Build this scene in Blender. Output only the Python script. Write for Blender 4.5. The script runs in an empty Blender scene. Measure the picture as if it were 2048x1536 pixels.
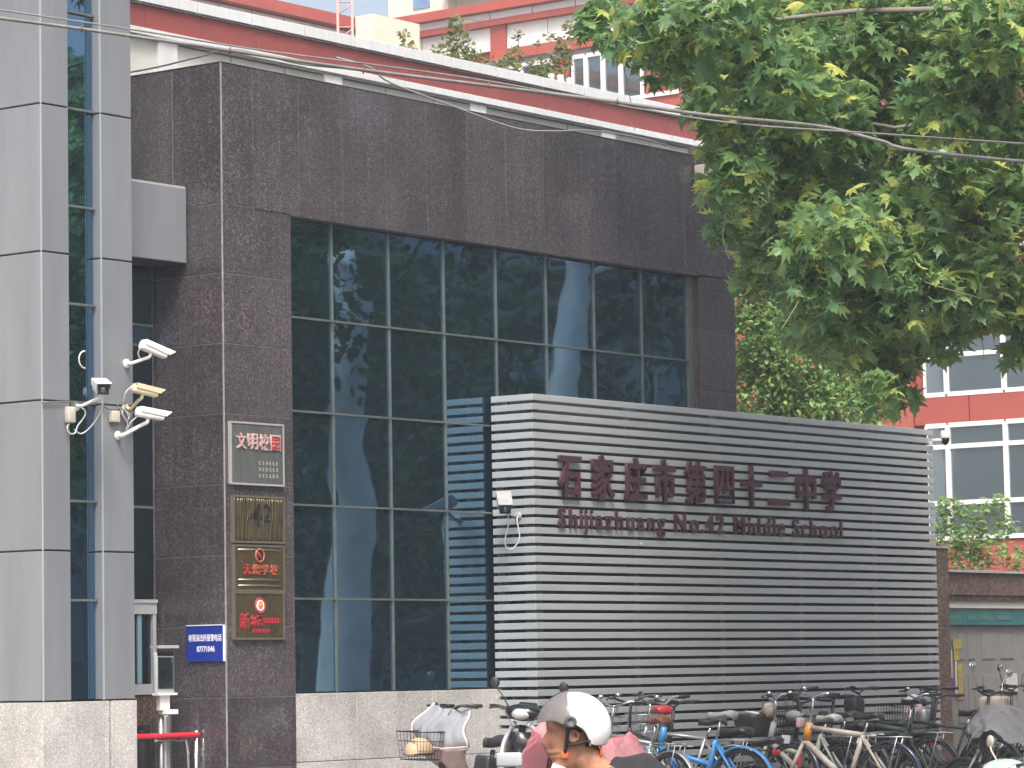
import bpy, bmesh, math, random
import numpy as np
from mathutils import Vector, Matrix, noise

scene = bpy.context.scene
C = scene.collection
PI = math.pi
R = math.radians
random.seed(7)

# ------------------------------------------------------------------ camera, sky, sun, exposure
# +X runs along the school facade (away to the right), +Y into the building, Z up; road at z = 0
cd = bpy.data.cameras.new('camera')
cam = bpy.data.objects.new('camera', cd)
C.objects.link(cam)
cd.sensor_width = 36.0
cd.lens = 36.0 * 6737.0 / 2048.0
cd.clip_start = 0.1
cd.clip_end = 2000.0
CM = Matrix(((0.6045321, -0.0571982, -0.7945246), (-0.7964035, -0.0644413, -0.6013226), (-0.0168056, 0.9962809, -0.0845097)))
cam.matrix_world = Matrix.Translation((0, 0, 1.6)) @ CM.to_4x4()
scene.camera = cam

SUN_EL = R(58)
SUN_AZ = (-0.72, -0.69)          # horizontal direction towards the sun
world = bpy.data.worlds.new('World')
scene.world = world
world.use_nodes = True
nt = world.node_tree
nt.nodes.clear()
wo = nt.nodes.new('ShaderNodeOutputWorld')
bg = nt.nodes.new('ShaderNodeBackground')
sky = nt.nodes.new('ShaderNodeTexSky')
sky.sky_type = 'NISHITA'
sky.sun_disc = False
sky.sun_elevation = SUN_EL
sky.sun_rotation = math.atan2(SUN_AZ[0], SUN_AZ[1])
sky.air_density = 1.0
sky.dust_density = 8.0
sky.ozone_density = 1.0
hs = nt.nodes.new('ShaderNodeHueSaturation')
hs.inputs['Saturation'].default_value = 0.85
nt.links.new(sky.outputs[0], hs.inputs['Color'])
nt.links.new(hs.outputs[0], bg.inputs[0])
bg.inputs[1].default_value = 0.15
nt.links.new(bg.outputs[0], wo.inputs[0])

sl = bpy.data.lights.new('sun', 'SUN')
sl.energy = 1.5
sl.angle = R(14)
sl.color = (1.0, 0.985, 0.96)
so = bpy.data.objects.new('sun', sl)
C.objects.link(so)
ce = math.cos(SUN_EL)
so.rotation_euler = Vector((SUN_AZ[0] * ce, SUN_AZ[1] * ce, math.sin(SUN_EL))).to_track_quat('Z', 'Y').to_euler()
so.location = (-30, -20, 60)

scene.view_settings.view_transform = 'Standard'
scene.view_settings.look = 'None'
scene.view_settings.exposure = 1.1
scene.view_settings.gamma = 1.0
scene.view_settings.use_curve_mapping = False

# ------------------------------------------------------------------ materials
def mat(name, col, rough=0.5, metal=0.0, spec=0.5, var=0.0, nscale=8.0, ncol=None, bump=0.0, bscale=60.0, rvar=0.0, stretch=None, alpha=None, coat=0.0):
    m = bpy.data.materials.new(name)
    m.use_nodes = True
    n = m.node_tree.nodes
    l = m.node_tree.links
    b = n['Principled BSDF']
    b.inputs['Base Color'].default_value = (*col, 1)
    b.inputs['Roughness'].default_value = rough
    b.inputs['Metallic'].default_value = metal
    b.inputs['Specular IOR Level'].default_value = spec
    b.inputs['Coat Weight'].default_value = coat
    b.inputs['Coat Roughness'].default_value = 0.08
    if alpha is not None:
        b.inputs['Alpha'].default_value = alpha
    tc = n.new('ShaderNodeTexCoord')
    oi = n.new('ShaderNodeObjectInfo')
    ad = n.new('ShaderNodeVectorMath'); ad.operation = 'ADD'
    mu = n.new('ShaderNodeMath'); mu.operation = 'MULTIPLY'; mu.inputs[1].default_value = 37.0
    l.new(oi.outputs['Random'], mu.inputs[0])
    l.new(tc.outputs['Object'], ad.inputs[0])
    l.new(mu.outputs[0], ad.inputs[1])
    vec = ad.outputs[0]
    if stretch:
        mp = n.new('ShaderNodeMapping'); mp.inputs['Scale'].default_value = stretch
        l.new(vec, mp.inputs['Vector']); vec = mp.outputs[0]
    src = None
    if ncol is not None:
        ns = n.new('ShaderNodeTexNoise'); ns.inputs['Scale'].default_value = nscale; ns.inputs['Detail'].default_value = 5; ns.inputs['Roughness'].default_value = 0.65
        l.new(vec, ns.inputs['Vector'])
        mr = n.new('ShaderNodeMapRange'); mr.inputs[1].default_value = 0.35; mr.inputs[2].default_value = 0.68
        l.new(ns.outputs['Fac'], mr.inputs[0])
        mx = n.new('ShaderNodeMix'); mx.data_type = 'RGBA'
        mx.inputs['A'].default_value = (*col, 1); mx.inputs['B'].default_value = (*ncol, 1)
        l.new(mr.outputs[0], mx.inputs['Factor'])
        src = mx.outputs['Result']
        if rvar:
            m2 = n.new('ShaderNodeMapRange'); m2.inputs[3].default_value = rough - rvar; m2.inputs[4].default_value = rough + rvar
            l.new(ns.outputs['Fac'], m2.inputs[0]); l.new(m2.outputs[0], b.inputs['Roughness'])
    if var:
        h = n.new('ShaderNodeHueSaturation')
        if src is not None: l.new(src, h.inputs['Color'])
        else: h.inputs['Color'].default_value = (*col, 1)
        mv = n.new('ShaderNodeMapRange'); mv.inputs[3].default_value = 1 - var; mv.inputs[4].default_value = 1 + var
        l.new(oi.outputs['Random'], mv.inputs[0]); l.new(mv.outputs[0], h.inputs['Value'])
        src = h.outputs[0]
    if src is not None:
        l.new(src, b.inputs['Base Color'])
    if bump:
        nb = n.new('ShaderNodeTexNoise'); nb.inputs['Scale'].default_value = bscale; nb.inputs['Detail'].default_value = 3
        l.new(vec, nb.inputs['Vector'])
        bp = n.new('ShaderNodeBump'); bp.inputs['Strength'].default_value = 1.0; bp.inputs['Distance'].default_value = bump
        l.new(nb.outputs['Fac'], bp.inputs['Height']); l.new(bp.outputs[0], b.inputs['Normal'])
    return m

def granite(name, base, dark, fleck, fleck2, scale=70.0, rough=0.25, var=0.15, streak=0.0, spec=0.5, polish=0.0):
    """speckled stone: crystal grains plus broad tonal drift; every slab takes its own cut of the pattern"""
    m = bpy.data.materials.new(name); m.use_nodes = True
    n = m.node_tree.nodes; l = m.node_tree.links; b = n['Principled BSDF']
    tc = n.new('ShaderNodeTexCoord'); oi = n.new('ShaderNodeObjectInfo')
    mu = n.new('ShaderNodeMath'); mu.operation = 'MULTIPLY'; mu.inputs[1].default_value = 53.0
    l.new(oi.outputs['Random'], mu.inputs[0])
    ad = n.new('ShaderNodeVectorMath'); ad.operation = 'ADD'
    l.new(tc.outputs['Object'], ad.inputs[0]); l.new(mu.outputs[0], ad.inputs[1])
    def noise(s, d=4, r=0.6, vec=None):
        q = n.new('ShaderNodeTexNoise'); q.inputs['Scale'].default_value = s; q.inputs['Detail'].default_value = d; q.inputs['Roughness'].default_value = r
        l.new(vec or ad.outputs[0], q.inputs['Vector']); return q.outputs['Fac']
    def ramp(f, a, c):
        q = n.new('ShaderNodeMapRange'); q.inputs[1].default_value = a; q.inputs[2].default_value = c; l.new(f, q.inputs[0]); return q.outputs[0]
    def mix(f, A, B):
        q = n.new('ShaderNodeMix'); q.data_type = 'RGBA'; l.new(f, q.inputs['Factor'])
        for k, v in (('A', A), ('B', B)):
            if isinstance(v, tuple): q.inputs[k].default_value = (*v, 1)
            else: l.new(v, q.inputs[k])
        return q.outputs['Result']
    c = mix(ramp(noise(scale, 3, 0.7), 0.38, 0.62), dark, base)
    v = n.new('ShaderNodeTexVoronoi'); v.inputs['Scale'].default_value = scale * 0.9; l.new(ad.outputs[0], v.inputs['Vector'])
    c = mix(ramp(v.outputs['Color'], 0.70, 0.74), c, fleck)
    c = mix(ramp(noise(scale * 1.7, 2, 0.5), 0.64, 0.70), c, fleck2)
    big = noise(1.7, 4, 0.55)
    h = n.new('ShaderNodeHueSaturation'); l.new(c, h.inputs['Color'])
    mv = n.new('ShaderNodeMapRange'); mv.inputs[3].default_value = 1 - var; mv.inputs[4].default_value = 1 + var; l.new(oi.outputs['Random'], mv.inputs[0])
    mb = n.new('ShaderNodeMapRange'); mb.inputs[1].default_value = 0.3; mb.inputs[2].default_value = 0.7; mb.inputs[3].default_value = 0.8; mb.inputs[4].default_value = 1.22; l.new(big, mb.inputs[0])
    mm = n.new('ShaderNodeMath'); mm.operation = 'MULTIPLY'; l.new(mv.outputs[0], mm.inputs[0]); l.new(mb.outputs[0], mm.inputs[1])
    val = mm.outputs[0]
    if streak:
        mp = n.new('ShaderNodeMapping'); mp.inputs['Scale'].default_value = (22, 22, 0.9); l.new(ad.outputs[0], mp.inputs['Vector'])
        st = n.new('ShaderNodeMapRange'); st.inputs[1].default_value = 0.42; st.inputs[2].default_value = 0.72; st.inputs[3].default_value = 1.0; st.inputs[4].default_value = 1 + streak
        l.new(noise(1.0, 4, 0.6, mp.outputs[0]), st.inputs[0])
        m3 = n.new('ShaderNodeMath'); m3.operation = 'MULTIPLY'; l.new(val, m3.inputs[0]); l.new(st.outputs[0], m3.inputs[1]); val = m3.outputs[0]
    l.new(val, h.inputs['Value']); l.new(h.outputs[0], b.inputs['Base Color'])
    rr = n.new('ShaderNodeMapRange'); rr.inputs[3].default_value = rough * 0.75; rr.inputs[4].default_value = rough * 1.35; l.new(big, rr.inputs[0]); l.new(rr.outputs[0], b.inputs['Roughness'])
    b.inputs['Specular IOR Level'].default_value = spec
    if polish:
        b.inputs['Coat Weight'].default_value = polish; b.inputs['Coat Roughness'].default_value = 0.06
    bp = n.new('ShaderNodeBump'); bp.inputs['Distance'].default_value = 0.0006; l.new(noise(scale * 0.8, 3), bp.inputs['Height']); l.new(bp.outputs[0], b.inputs['Normal'])
    return m

def mirror_glass(name, tint, body, wave=0.004, wscale=1.3, rough=0.015, mirror=0.8):
    """reflective coated curtain-wall glass; each pane bows a little differently"""
    m = bpy.data.materials.new(name); m.use_nodes = True
    n = m.node_tree.nodes; l = m.node_tree.links
    n.remove(n['Principled BSDF']); out = n['Material Output']
    tc = n.new('ShaderNodeTexCoord'); oi = n.new('ShaderNodeObjectInfo')
    mu = n.new('ShaderNodeMath'); mu.operation = 'MULTIPLY'; mu.inputs[1].default_value = 61.0; l.new(oi.outputs['Random'], mu.inputs[0])
    ad = n.new('ShaderNodeVectorMath'); ad.operation = 'ADD'; l.new(tc.outputs['Object'], ad.inputs[0]); l.new(mu.outputs[0], ad.inputs[1])
    q = n.new('ShaderNodeTexNoise'); q.inputs['Scale'].default_value = wscale; q.inputs['Detail'].default_value = 1.5; l.new(ad.outputs[0], q.inputs['Vector'])
    bp = n.new('ShaderNodeBump'); bp.inputs['Distance'].default_value = wave; l.new(q.outputs['Fac'], bp.inputs['Height'])
    g = n.new('ShaderNodeBsdfGlossy'); g.inputs['Color'].default_value = (*tint, 1); g.inputs['Roughness'].default_value = rough; l.new(bp.outputs[0], g.inputs['Normal'])
    d = n.new('ShaderNodeBsdfDiffuse'); d.inputs['Color'].default_value = (*body, 1)
    mx = n.new('ShaderNodeMixShader'); mx.inputs[0].default_value = mirror
    l.new(d.outputs[0], mx.inputs[1]); l.new(g.outputs[0], mx.inputs[2]); l.new(mx.outputs[0], out.inputs[0])
    return m

def leafmat(name, c1, c2, c3, trans=0.35, rough=0.45, hi=0.93, spec=0.4):
    m = bpy.data.materials.new(name); m.use_nodes = True
    n = m.node_tree.nodes; l = m.node_tree.links; b = n['Principled BSDF']; out = n['Material Output']
    g = n.new('ShaderNodeNewGeometry'); oi = n.new('ShaderNodeObjectInfo')
    a = n.new('ShaderNodeMath'); a.operation = 'ADD'; l.new(g.outputs['Random Per Island'], a.inputs[0]); l.new(oi.outputs['Random'], a.inputs[1])
    f = n.new('ShaderNodeMath'); f.operation = 'FRACT'; l.new(a.outputs[0], f.inputs[0])
    cr = n.new('ShaderNodeValToRGB'); e = cr.color_ramp.elements
    e[0].position = 0.0; e[0].color = (*c1, 1); e[1].position = hi - 0.08; e[1].color = (*c2, 1)
    e2 = cr.color_ramp.elements.new(hi); e2.color = (*c3, 1)
    l.new(f.outputs[0], cr.inputs[0])
    tc = n.new('ShaderNodeTexCoord'); ns = n.new('ShaderNodeTexNoise'); ns.inputs['Scale'].default_value = 30; l.new(tc.outputs['Object'], ns.inputs['Vector'])
    h = n.new('ShaderNodeHueSaturation'); l.new(cr.outputs[0], h.inputs['Color'])
    mr = n.new('ShaderNodeMapRange'); mr.inputs[3].default_value = 0.7; mr.inputs[4].default_value = 1.3; l.new(ns.outputs['Fac'], mr.inputs[0]); l.new(mr.outputs[0], h.inputs['Value'])
    l.new(h.outputs[0], b.inputs['Base Color'])
    b.inputs['Roughness'].default_value = rough; b.inputs['Specular IOR Level'].default_value = spec
    t = n.new('ShaderNodeBsdfTranslucent')
    h2 = n.new('ShaderNodeHueSaturation'); h2.inputs['Value'].default_value = 1.5; h2.inputs['Hue'].default_value = 0.48; l.new(h.outputs[0], h2.inputs['Color']); l.new(h2.outputs[0], t.inputs['Color'])
    mx = n.new('ShaderNodeMixShader'); mx.inputs[0].default_value = trans
    l.new(b.outputs[0], mx.inputs[1]); l.new(t.outputs[0], mx.inputs[2]); l.new(mx.outputs[0], out.inputs[0])
    return m

M = {}
M['panel'] = mat('aluminium_panel', (0.236, 0.252, 0.276), 0.42, 0.25, 0.5, 0.03, 1.2, (0.196, 0.210, 0.233), 0.0004, 3.0, 0.06, (3.0, 3.0, 0.35))
M['panel_dark'] = mat('panel_joint', (0.035, 0.037, 0.042), 0.7)
M['edge'] = mat('panel_edge_trim', (0.40, 0.41, 0.43), 0.4, 0.2)
M['granite'] = granite('dark_granite', (0.067, 0.060, 0.069), (0.018, 0.0165, 0.020), (0.095, 0.074, 0.082), (0.25, 0.21, 0.215), 74, 0.30, 0.15, 0.35, 0.5, 0.8)
M['granite_joint'] = mat('granite_pointing', (0.20, 0.197, 0.20), 0.8, ncol=(0.11, 0.108, 0.11), nscale=5)
M['base'] = granite('light_granite', (0.47, 0.455, 0.435), (0.25, 0.245, 0.24), (0.55, 0.53, 0.51), (0.075, 0.07, 0.068), 135, 0.55, 0.06, 0.12)
M['base_joint'] = mat('light_granite_pointing', (0.08, 0.078, 0.075), 0.9)
M['brown'] = granite('brown_granite', (0.115, 0.075, 0.06), (0.035, 0.022, 0.02), (0.17, 0.12, 0.09), (0.30, 0.22, 0.15), 55, 0.45, 0.1, 0.2)
M['glass'] = mirror_glass('curtain_wall_glass', (0.200, 0.345, 0.480), (0.014, 0.044, 0.066), 0.0026, 1.25, 0.018, 0.82)  # diffuse body colour raised towards blue as a flat haze lift
M['glass_dark'] = mirror_glass('dark_glazing', (0.10, 0.17, 0.22), (0.006, 0.012, 0.016), 0.003, 1.5, 0.02, 0.7)
M['glass_strip'] = mirror_glass('strip_glazing', (0.17, 0.30, 0.45), (0.010, 0.034, 0.052), 0.002, 1.1, 0.015, 0.8)
M['glass_far'] = mirror_glass('window_glazing', (0.30, 0.37, 0.42), (0.075, 0.10, 0.11), 0.006, 0.8, 0.05, 0.55)  # paler body colour puts haze into the far panes
M['mullion'] = mat('mullion_metal', (0.20, 0.225, 0.215), 0.4, 0.5, ncol=(0.14, 0.165, 0.155), nscale=6)
M['slat'] = mat('slat_paint', (0.400, 0.428, 0.440), 0.42, 0.15, 0.5, 0.05, 2.0, (0.348, 0.372, 0.384), 0.0003, 4.0, 0.05, (0.6, 0.6, 8.0))
M['post'] = mat('louvre_post', (0.085, 0.087, 0.085), 0.6, 0.2)
M['dark'] = mat('dark_interior', (0.010, 0.012, 0.014), 0.8)
M['backing'] = mat('screen_backing', (0.022, 0.026, 0.027), 0.8)
M['white'] = mat('white_cladding', (0.72, 0.72, 0.71), 0.45, 0, 0.4, 0.03, 2.5, (0.66, 0.66, 0.65))
M['roofwhite'] = mat('fascia_white', (0.66, 0.68, 0.68), 0.4, 0.05, 0.4, 0.03, 2.0, (0.58, 0.60, 0.61), stretch=(6, 6, 0.8))
M['olive'] = mat('pale_wall', (0.58, 0.59, 0.54), 0.6, ncol=(0.50, 0.51, 0.47), nscale=3)
M['red'] = mat('red_cladding', (0.265, 0.068, 0.060), 0.42, 0, 0.5, 0.05, 2.0, (0.225, 0.060, 0.054))
M['red2'] = mat('red_wall_paint', (0.37, 0.074, 0.052), 0.5, 0, 0.4, 0.06, 1.5, (0.315, 0.065, 0.047))
M['cream'] = mat('cream_render', (0.74, 0.62, 0.50), 0.8, ncol=(0.66, 0.55, 0.44), nscale=1.5)
M['pinkbrick'] = mat('pink_brick', (0.50, 0.32, 0.24), 0.85, 0, 0.3, 0.15, 4, (0.42, 0.26, 0.2))
M['black'] = mat('black_plastic', (0.016, 0.016, 0.018), 0.42, 0, 0.5, ncol=(0.03, 0.03, 0.032), nscale=14)
M['blackgloss'] = mat('black_gloss', (0.012, 0.012, 0.014), 0.16, 0, 0.6)
M['rubber'] = mat('rubber', (0.018, 0.018, 0.018), 0.8)
M['chrome'] = mat('chrome', (0.62, 0.62, 0.62), 0.18, 1.0)
M['steel'] = mat('brushed_steel', (0.42, 0.42, 0.43), 0.35, 0.9)
M['camwhite'] = mat('camera_white', (0.76, 0.76, 0.73), 0.38, ncol=(0.66, 0.66, 0.63), nscale=6)
M['camcream'] = mat('camera_cream', (0.56, 0.49, 0.33), 0.42, ncol=(0.47, 0.41, 0.28), nscale=6)
M['boxbeige'] = mat('junction_box', (0.50, 0.47, 0.40), 0.55, ncol=(0.36, 0.33, 0.28), nscale=9)
M['boxgrey'] = mat('camera_grey', (0.34, 0.34, 0.34), 0.45, ncol=(0.28, 0.28, 0.28), nscale=8)
M['cable'] = mat('cable_sheath', (0.09, 0.088, 0.085), 0.6, ncol=(0.17, 0.165, 0.155), nscale=4)
M['cablewhite'] = mat('white_cable', (0.55, 0.56, 0.56), 0.5)
M['wine'] = mat('letter_wine', (0.070, 0.022, 0.035), 0.45, ncol=(0.048, 0.016, 0.026), nscale=10)
M['brass'] = mat('brass_plate', (0.21, 0.17, 0.095), 0.30, 0.75, ncol=(0.125, 0.10, 0.058), nscale=7, rvar=0.1)
M['brass_relief'] = mat('brass_relief', (0.17, 0.15, 0.10), 0.34, 0.7, ncol=(0.05, 0.045, 0.035), nscale=9, stretch=(3.0, 3.0, 0.35), bump=0.01, bscale=9)
M['brass_rim'] = mat('brass_rim', (0.28, 0.26, 0.20), 0.35, 0.7)
M['slate'] = mat('plaque_stone', (0.07, 0.078, 0.078), 0.28, 0, 0.5, ncol=(0.105, 0.11, 0.11), nscale=5, stretch=(4, 4, 0.5))
M['letterpink'] = mat('letter_pale_red', (0.46, 0.31, 0.31), 0.5)
M['letterred'] = mat('letter_red', (0.40, 0.028, 0.034), 0.45)
M['letterorange'] = mat('letter_orange', (0.36, 0.095, 0.05), 0.45)
M['lettergrey'] = mat('letter_grey', (0.30, 0.31, 0.30), 0.5)
M['letterwhite'] = mat('letter_white', (0.72, 0.74, 0.80), 0.5)
M['letterblack'] = mat('letter_black', (0.012, 0.014, 0.014), 0.4)
M['blue'] = mat('sign_blue', (0.010, 0.030, 0.27), 0.35)
M['redpad'] = mat('red_barrier', (0.62, 0.025, 0.045), 0.4)
M['screen'] = mirror_glass('terminal_screen', (0.30, 0.36, 0.42), (0.02, 0.025, 0.03), 0.0002, 3, 0.03, 0.6)
M['termgrey'] = mat('terminal_grey', (0.36, 0.38, 0.39), 0.4)
M['asphalt'] = mat('asphalt', (0.05, 0.05, 0.052), 0.85, ncol=(0.075, 0.074, 0.072), nscale=30, bump=0.004, bscale=120)
M['paving'] = mat('paving', (0.26, 0.25, 0.235), 0.8, ncol=(0.20, 0.195, 0.185), nscale=6, var=0.06)
M['kerb'] = mat('kerb_stone', (0.34, 0.33, 0.32), 0.8, ncol=(0.26, 0.255, 0.25), nscale=9)
M['soil'] = mat('ground_soil', (0.13, 0.11, 0.085), 0.95, ncol=(0.09, 0.08, 0.06), nscale=2)
M['teal'] = mat('teal_signboard', (0.035, 0.15, 0.145), 0.55, ncol=(0.025, 0.095, 0.115), nscale=4)
M['teal_text'] = mat('teal_faded_text', (0.055, 0.155, 0.115), 0.6)
M['door'] = mat('grey_door', (0.20, 0.192, 0.178), 0.6, ncol=(0.165, 0.16, 0.15), nscale=4)
M['door_line'] = mat('door_moulding', (0.15, 0.145, 0.14), 0.6)
M['poster_y'] = mat('poster_yellow', (0.38, 0.30, 0.06), 0.6, ncol=(0.20, 0.17, 0.07), nscale=25)
M['poster_p'] = mat('poster_purple', (0.09, 0.05, 0.17), 0.6)
M['poster_w'] = mat('poster_white', (0.50, 0.48, 0.46), 0.6, ncol=(0.36, 0.33, 0.30), nscale=30)
M['poster_b'] = mat('poster_blue', (0.03, 0.06, 0.12), 0.6)
M['bark'] = mat('plane_bark', (0.17, 0.16, 0.13), 0.9, ncol=(0.09, 0.085, 0.065), nscale=5, bump=0.02, bscale=14, stretch=(1, 1, 0.5))
M['bark_pale'] = mat('pale_plane_bark', (0.66, 0.68, 0.68), 0.85, ncol=(0.50, 0.52, 0.52), nscale=2.2, bump=0.004, bscale=10)
M['twig'] = mat('twig', (0.20, 0.20, 0.12), 0.8, ncol=(0.12, 0.12, 0.07), nscale=8)
M['leaf'] = leafmat('plane_leaf', (0.084, 0.185, 0.085), (0.205, 0.330, 0.115), (0.40, 0.45, 0.13), 0.50, 0.34, 0.91)
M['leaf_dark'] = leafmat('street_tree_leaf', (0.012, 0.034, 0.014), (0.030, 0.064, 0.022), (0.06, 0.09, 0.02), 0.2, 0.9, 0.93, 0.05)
M['leaf_back'] = leafmat('back_tree_leaf', (0.040, 0.105, 0.045), (0.100, 0.185, 0.065), (0.18, 0.24, 0.07), 0.38)
M['leaf_small'] = leafmat('small_leaf', (0.115, 0.245, 0.085), (0.230, 0.360, 0.120), (0.33, 0.40, 0.12), 0.45)
M['leaf_ginkgo'] = leafmat('ginkgo_leaf', (0.10, 0.17, 0.08), (0.19, 0.26, 0.10), (0.34, 0.24, 0.07), 0.45, 0.5, 0.85)
M['flower'] = leafmat('orange_bloom', (0.40, 0.13, 0.05), (0.55, 0.22, 0.08), (0.6, 0.3, 0.12), 0.3)
M['tan'] = mat('tan_plastic', (0.46, 0.33, 0.21), 0.5)
M['greycloth'] = mat('grey_quilt', (0.25, 0.26, 0.285), 0.9, ncol=(0.20, 0.21, 0.235), nscale=5, bump=0.003, bscale=40)
M['greycloth2'] = mat('charcoal_cloth', (0.21, 0.21, 0.215), 0.95, ncol=(0.16, 0.16, 0.165), nscale=6, bump=0.003, bscale=50)
M['pinkcloth'] = mat('pink_lining', (0.60, 0.44, 0.43), 0.85, ncol=(0.52, 0.37, 0.36), nscale=6)
M['whitetrim'] = mat('white_piping', (0.70, 0.69, 0.70), 0.7)
M['saddlegrey'] = mat('grey_saddle', (0.36, 0.37, 0.34), 0.55, ncol=(0.28, 0.29, 0.27), nscale=8)
M['skyblue'] = mat('blue_paint', (0.045, 0.27, 0.62), 0.35, coat=0.3)
M['navy'] = mat('navy_paint', (0.022, 0.026, 0.075), 0.3, coat=0.4)
M['silver'] = mat('silver_paint', (0.42, 0.42, 0.42), 0.32, 0.6)
M['ivory'] = mat('ivory_paint', (0.44, 0.41, 0.36), 0.45, ncol=(0.30, 0.24, 0.19), nscale=9)
M['orange'] = mat('orange_paint', (0.60, 0.24, 0.05), 0.4)
M['rust'] = mat('rust_brown', (0.22, 0.09, 0.05), 0.6, ncol=(0.15, 0.06, 0.035), nscale=12)
M['mint'] = mat('mint_paint', (0.33, 0.47, 0.38), 0.25, coat=0.5)
M['brownseat'] = mat('brown_vinyl', (0.26, 0.14, 0.085), 0.45)
M['darkgreen'] = mat('dark_green_paint', (0.020, 0.040, 0.034), 0.4)
M['whitepaint'] = mat('white_paint', (0.74, 0.75, 0.77), 0.25, coat=0.4)
M['tail'] = mat('red_lens', (0.50, 0.02, 0.02), 0.25)
M['beige'] = mat('beige_bag', (0.40, 0.37, 0.30), 0.8, ncol=(0.33, 0.30, 0.25), nscale=8)
M['lens'] = mat('headlamp_lens', (0.6, 0.62, 0.62), 0.1, 0.3)
M['mirrorface'] = mat('mirror_face', (0.55, 0.6, 0.6), 0.05, 1.0)
M['spoke'] = mat('spokes', (0.34, 0.34, 0.34), 0.3, 0.9)

def pinkfilm():
    m = bpy.data.materials.new('pink_film'); m.use_nodes = True
    n = m.node_tree.nodes; l = m.node_tree.links; b = n['Principled BSDF']; out = n['Material Output']
    b.inputs['Base Color'].default_value = (0.84, 0.54, 0.57, 1); b.inputs['Roughness'].default_value = 0.3
    t = n.new('ShaderNodeBsdfTranslucent'); t.inputs['Color'].default_value = (0.92, 0.62, 0.65, 1)
    tr = n.new('ShaderNodeBsdfTransparent'); tr.inputs['Color'].default_value = (0.9, 0.55, 0.58, 1)
    a = n.new('ShaderNodeMixShader'); a.inputs[0].default_value = 0.65; l.new(b.outputs[0], a.inputs[1]); l.new(t.outputs[0], a.inputs[2])
    c = n.new('ShaderNodeMixShader'); c.inputs[0].default_value = 0.25; l.new(a.outputs[0], c.inputs[1]); l.new(tr.outputs[0], c.inputs[2])
    l.new(c.outputs[0], out.inputs[0]); return m
M['pinkfilm'] = pinkfilm()

def visormat():
    m = bpy.data.materials.new('smoke_visor'); m.use_nodes = True
    n = m.node_tree.nodes; l = m.node_tree.links; b = n['Principled BSDF']; out = n['Material Output']
    b.inputs['Base Color'].default_value = (0.34, 0.33, 0.33, 1); b.inputs['Roughness'].default_value = 0.08; b.inputs['Specular IOR Level'].default_value = 0.9
    tr = n.new('ShaderNodeBsdfTransparent'); tr.inputs['Color'].default_value = (0.80, 0.76, 0.74, 1)
    c = n.new('ShaderNodeMixShader'); c.inputs[0].default_value = 0.68; l.new(b.outputs[0], c.inputs[1]); l.new(tr.outputs[0], c.inputs[2])
    l.new(c.outputs[0], out.inputs[0]); return m
M['visor'] = visormat()

# ------------------------------------------------------------------ mesh helpers
def frame_for(d):
    d = Vector(d).normalized()
    a = Vector((0, 0, 1)) if abs(d.z) < 0.9 else Vector((1, 0, 0))
    u = d.cross(a).normalized(); v = d.cross(u).normalized()
    return u, v

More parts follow.
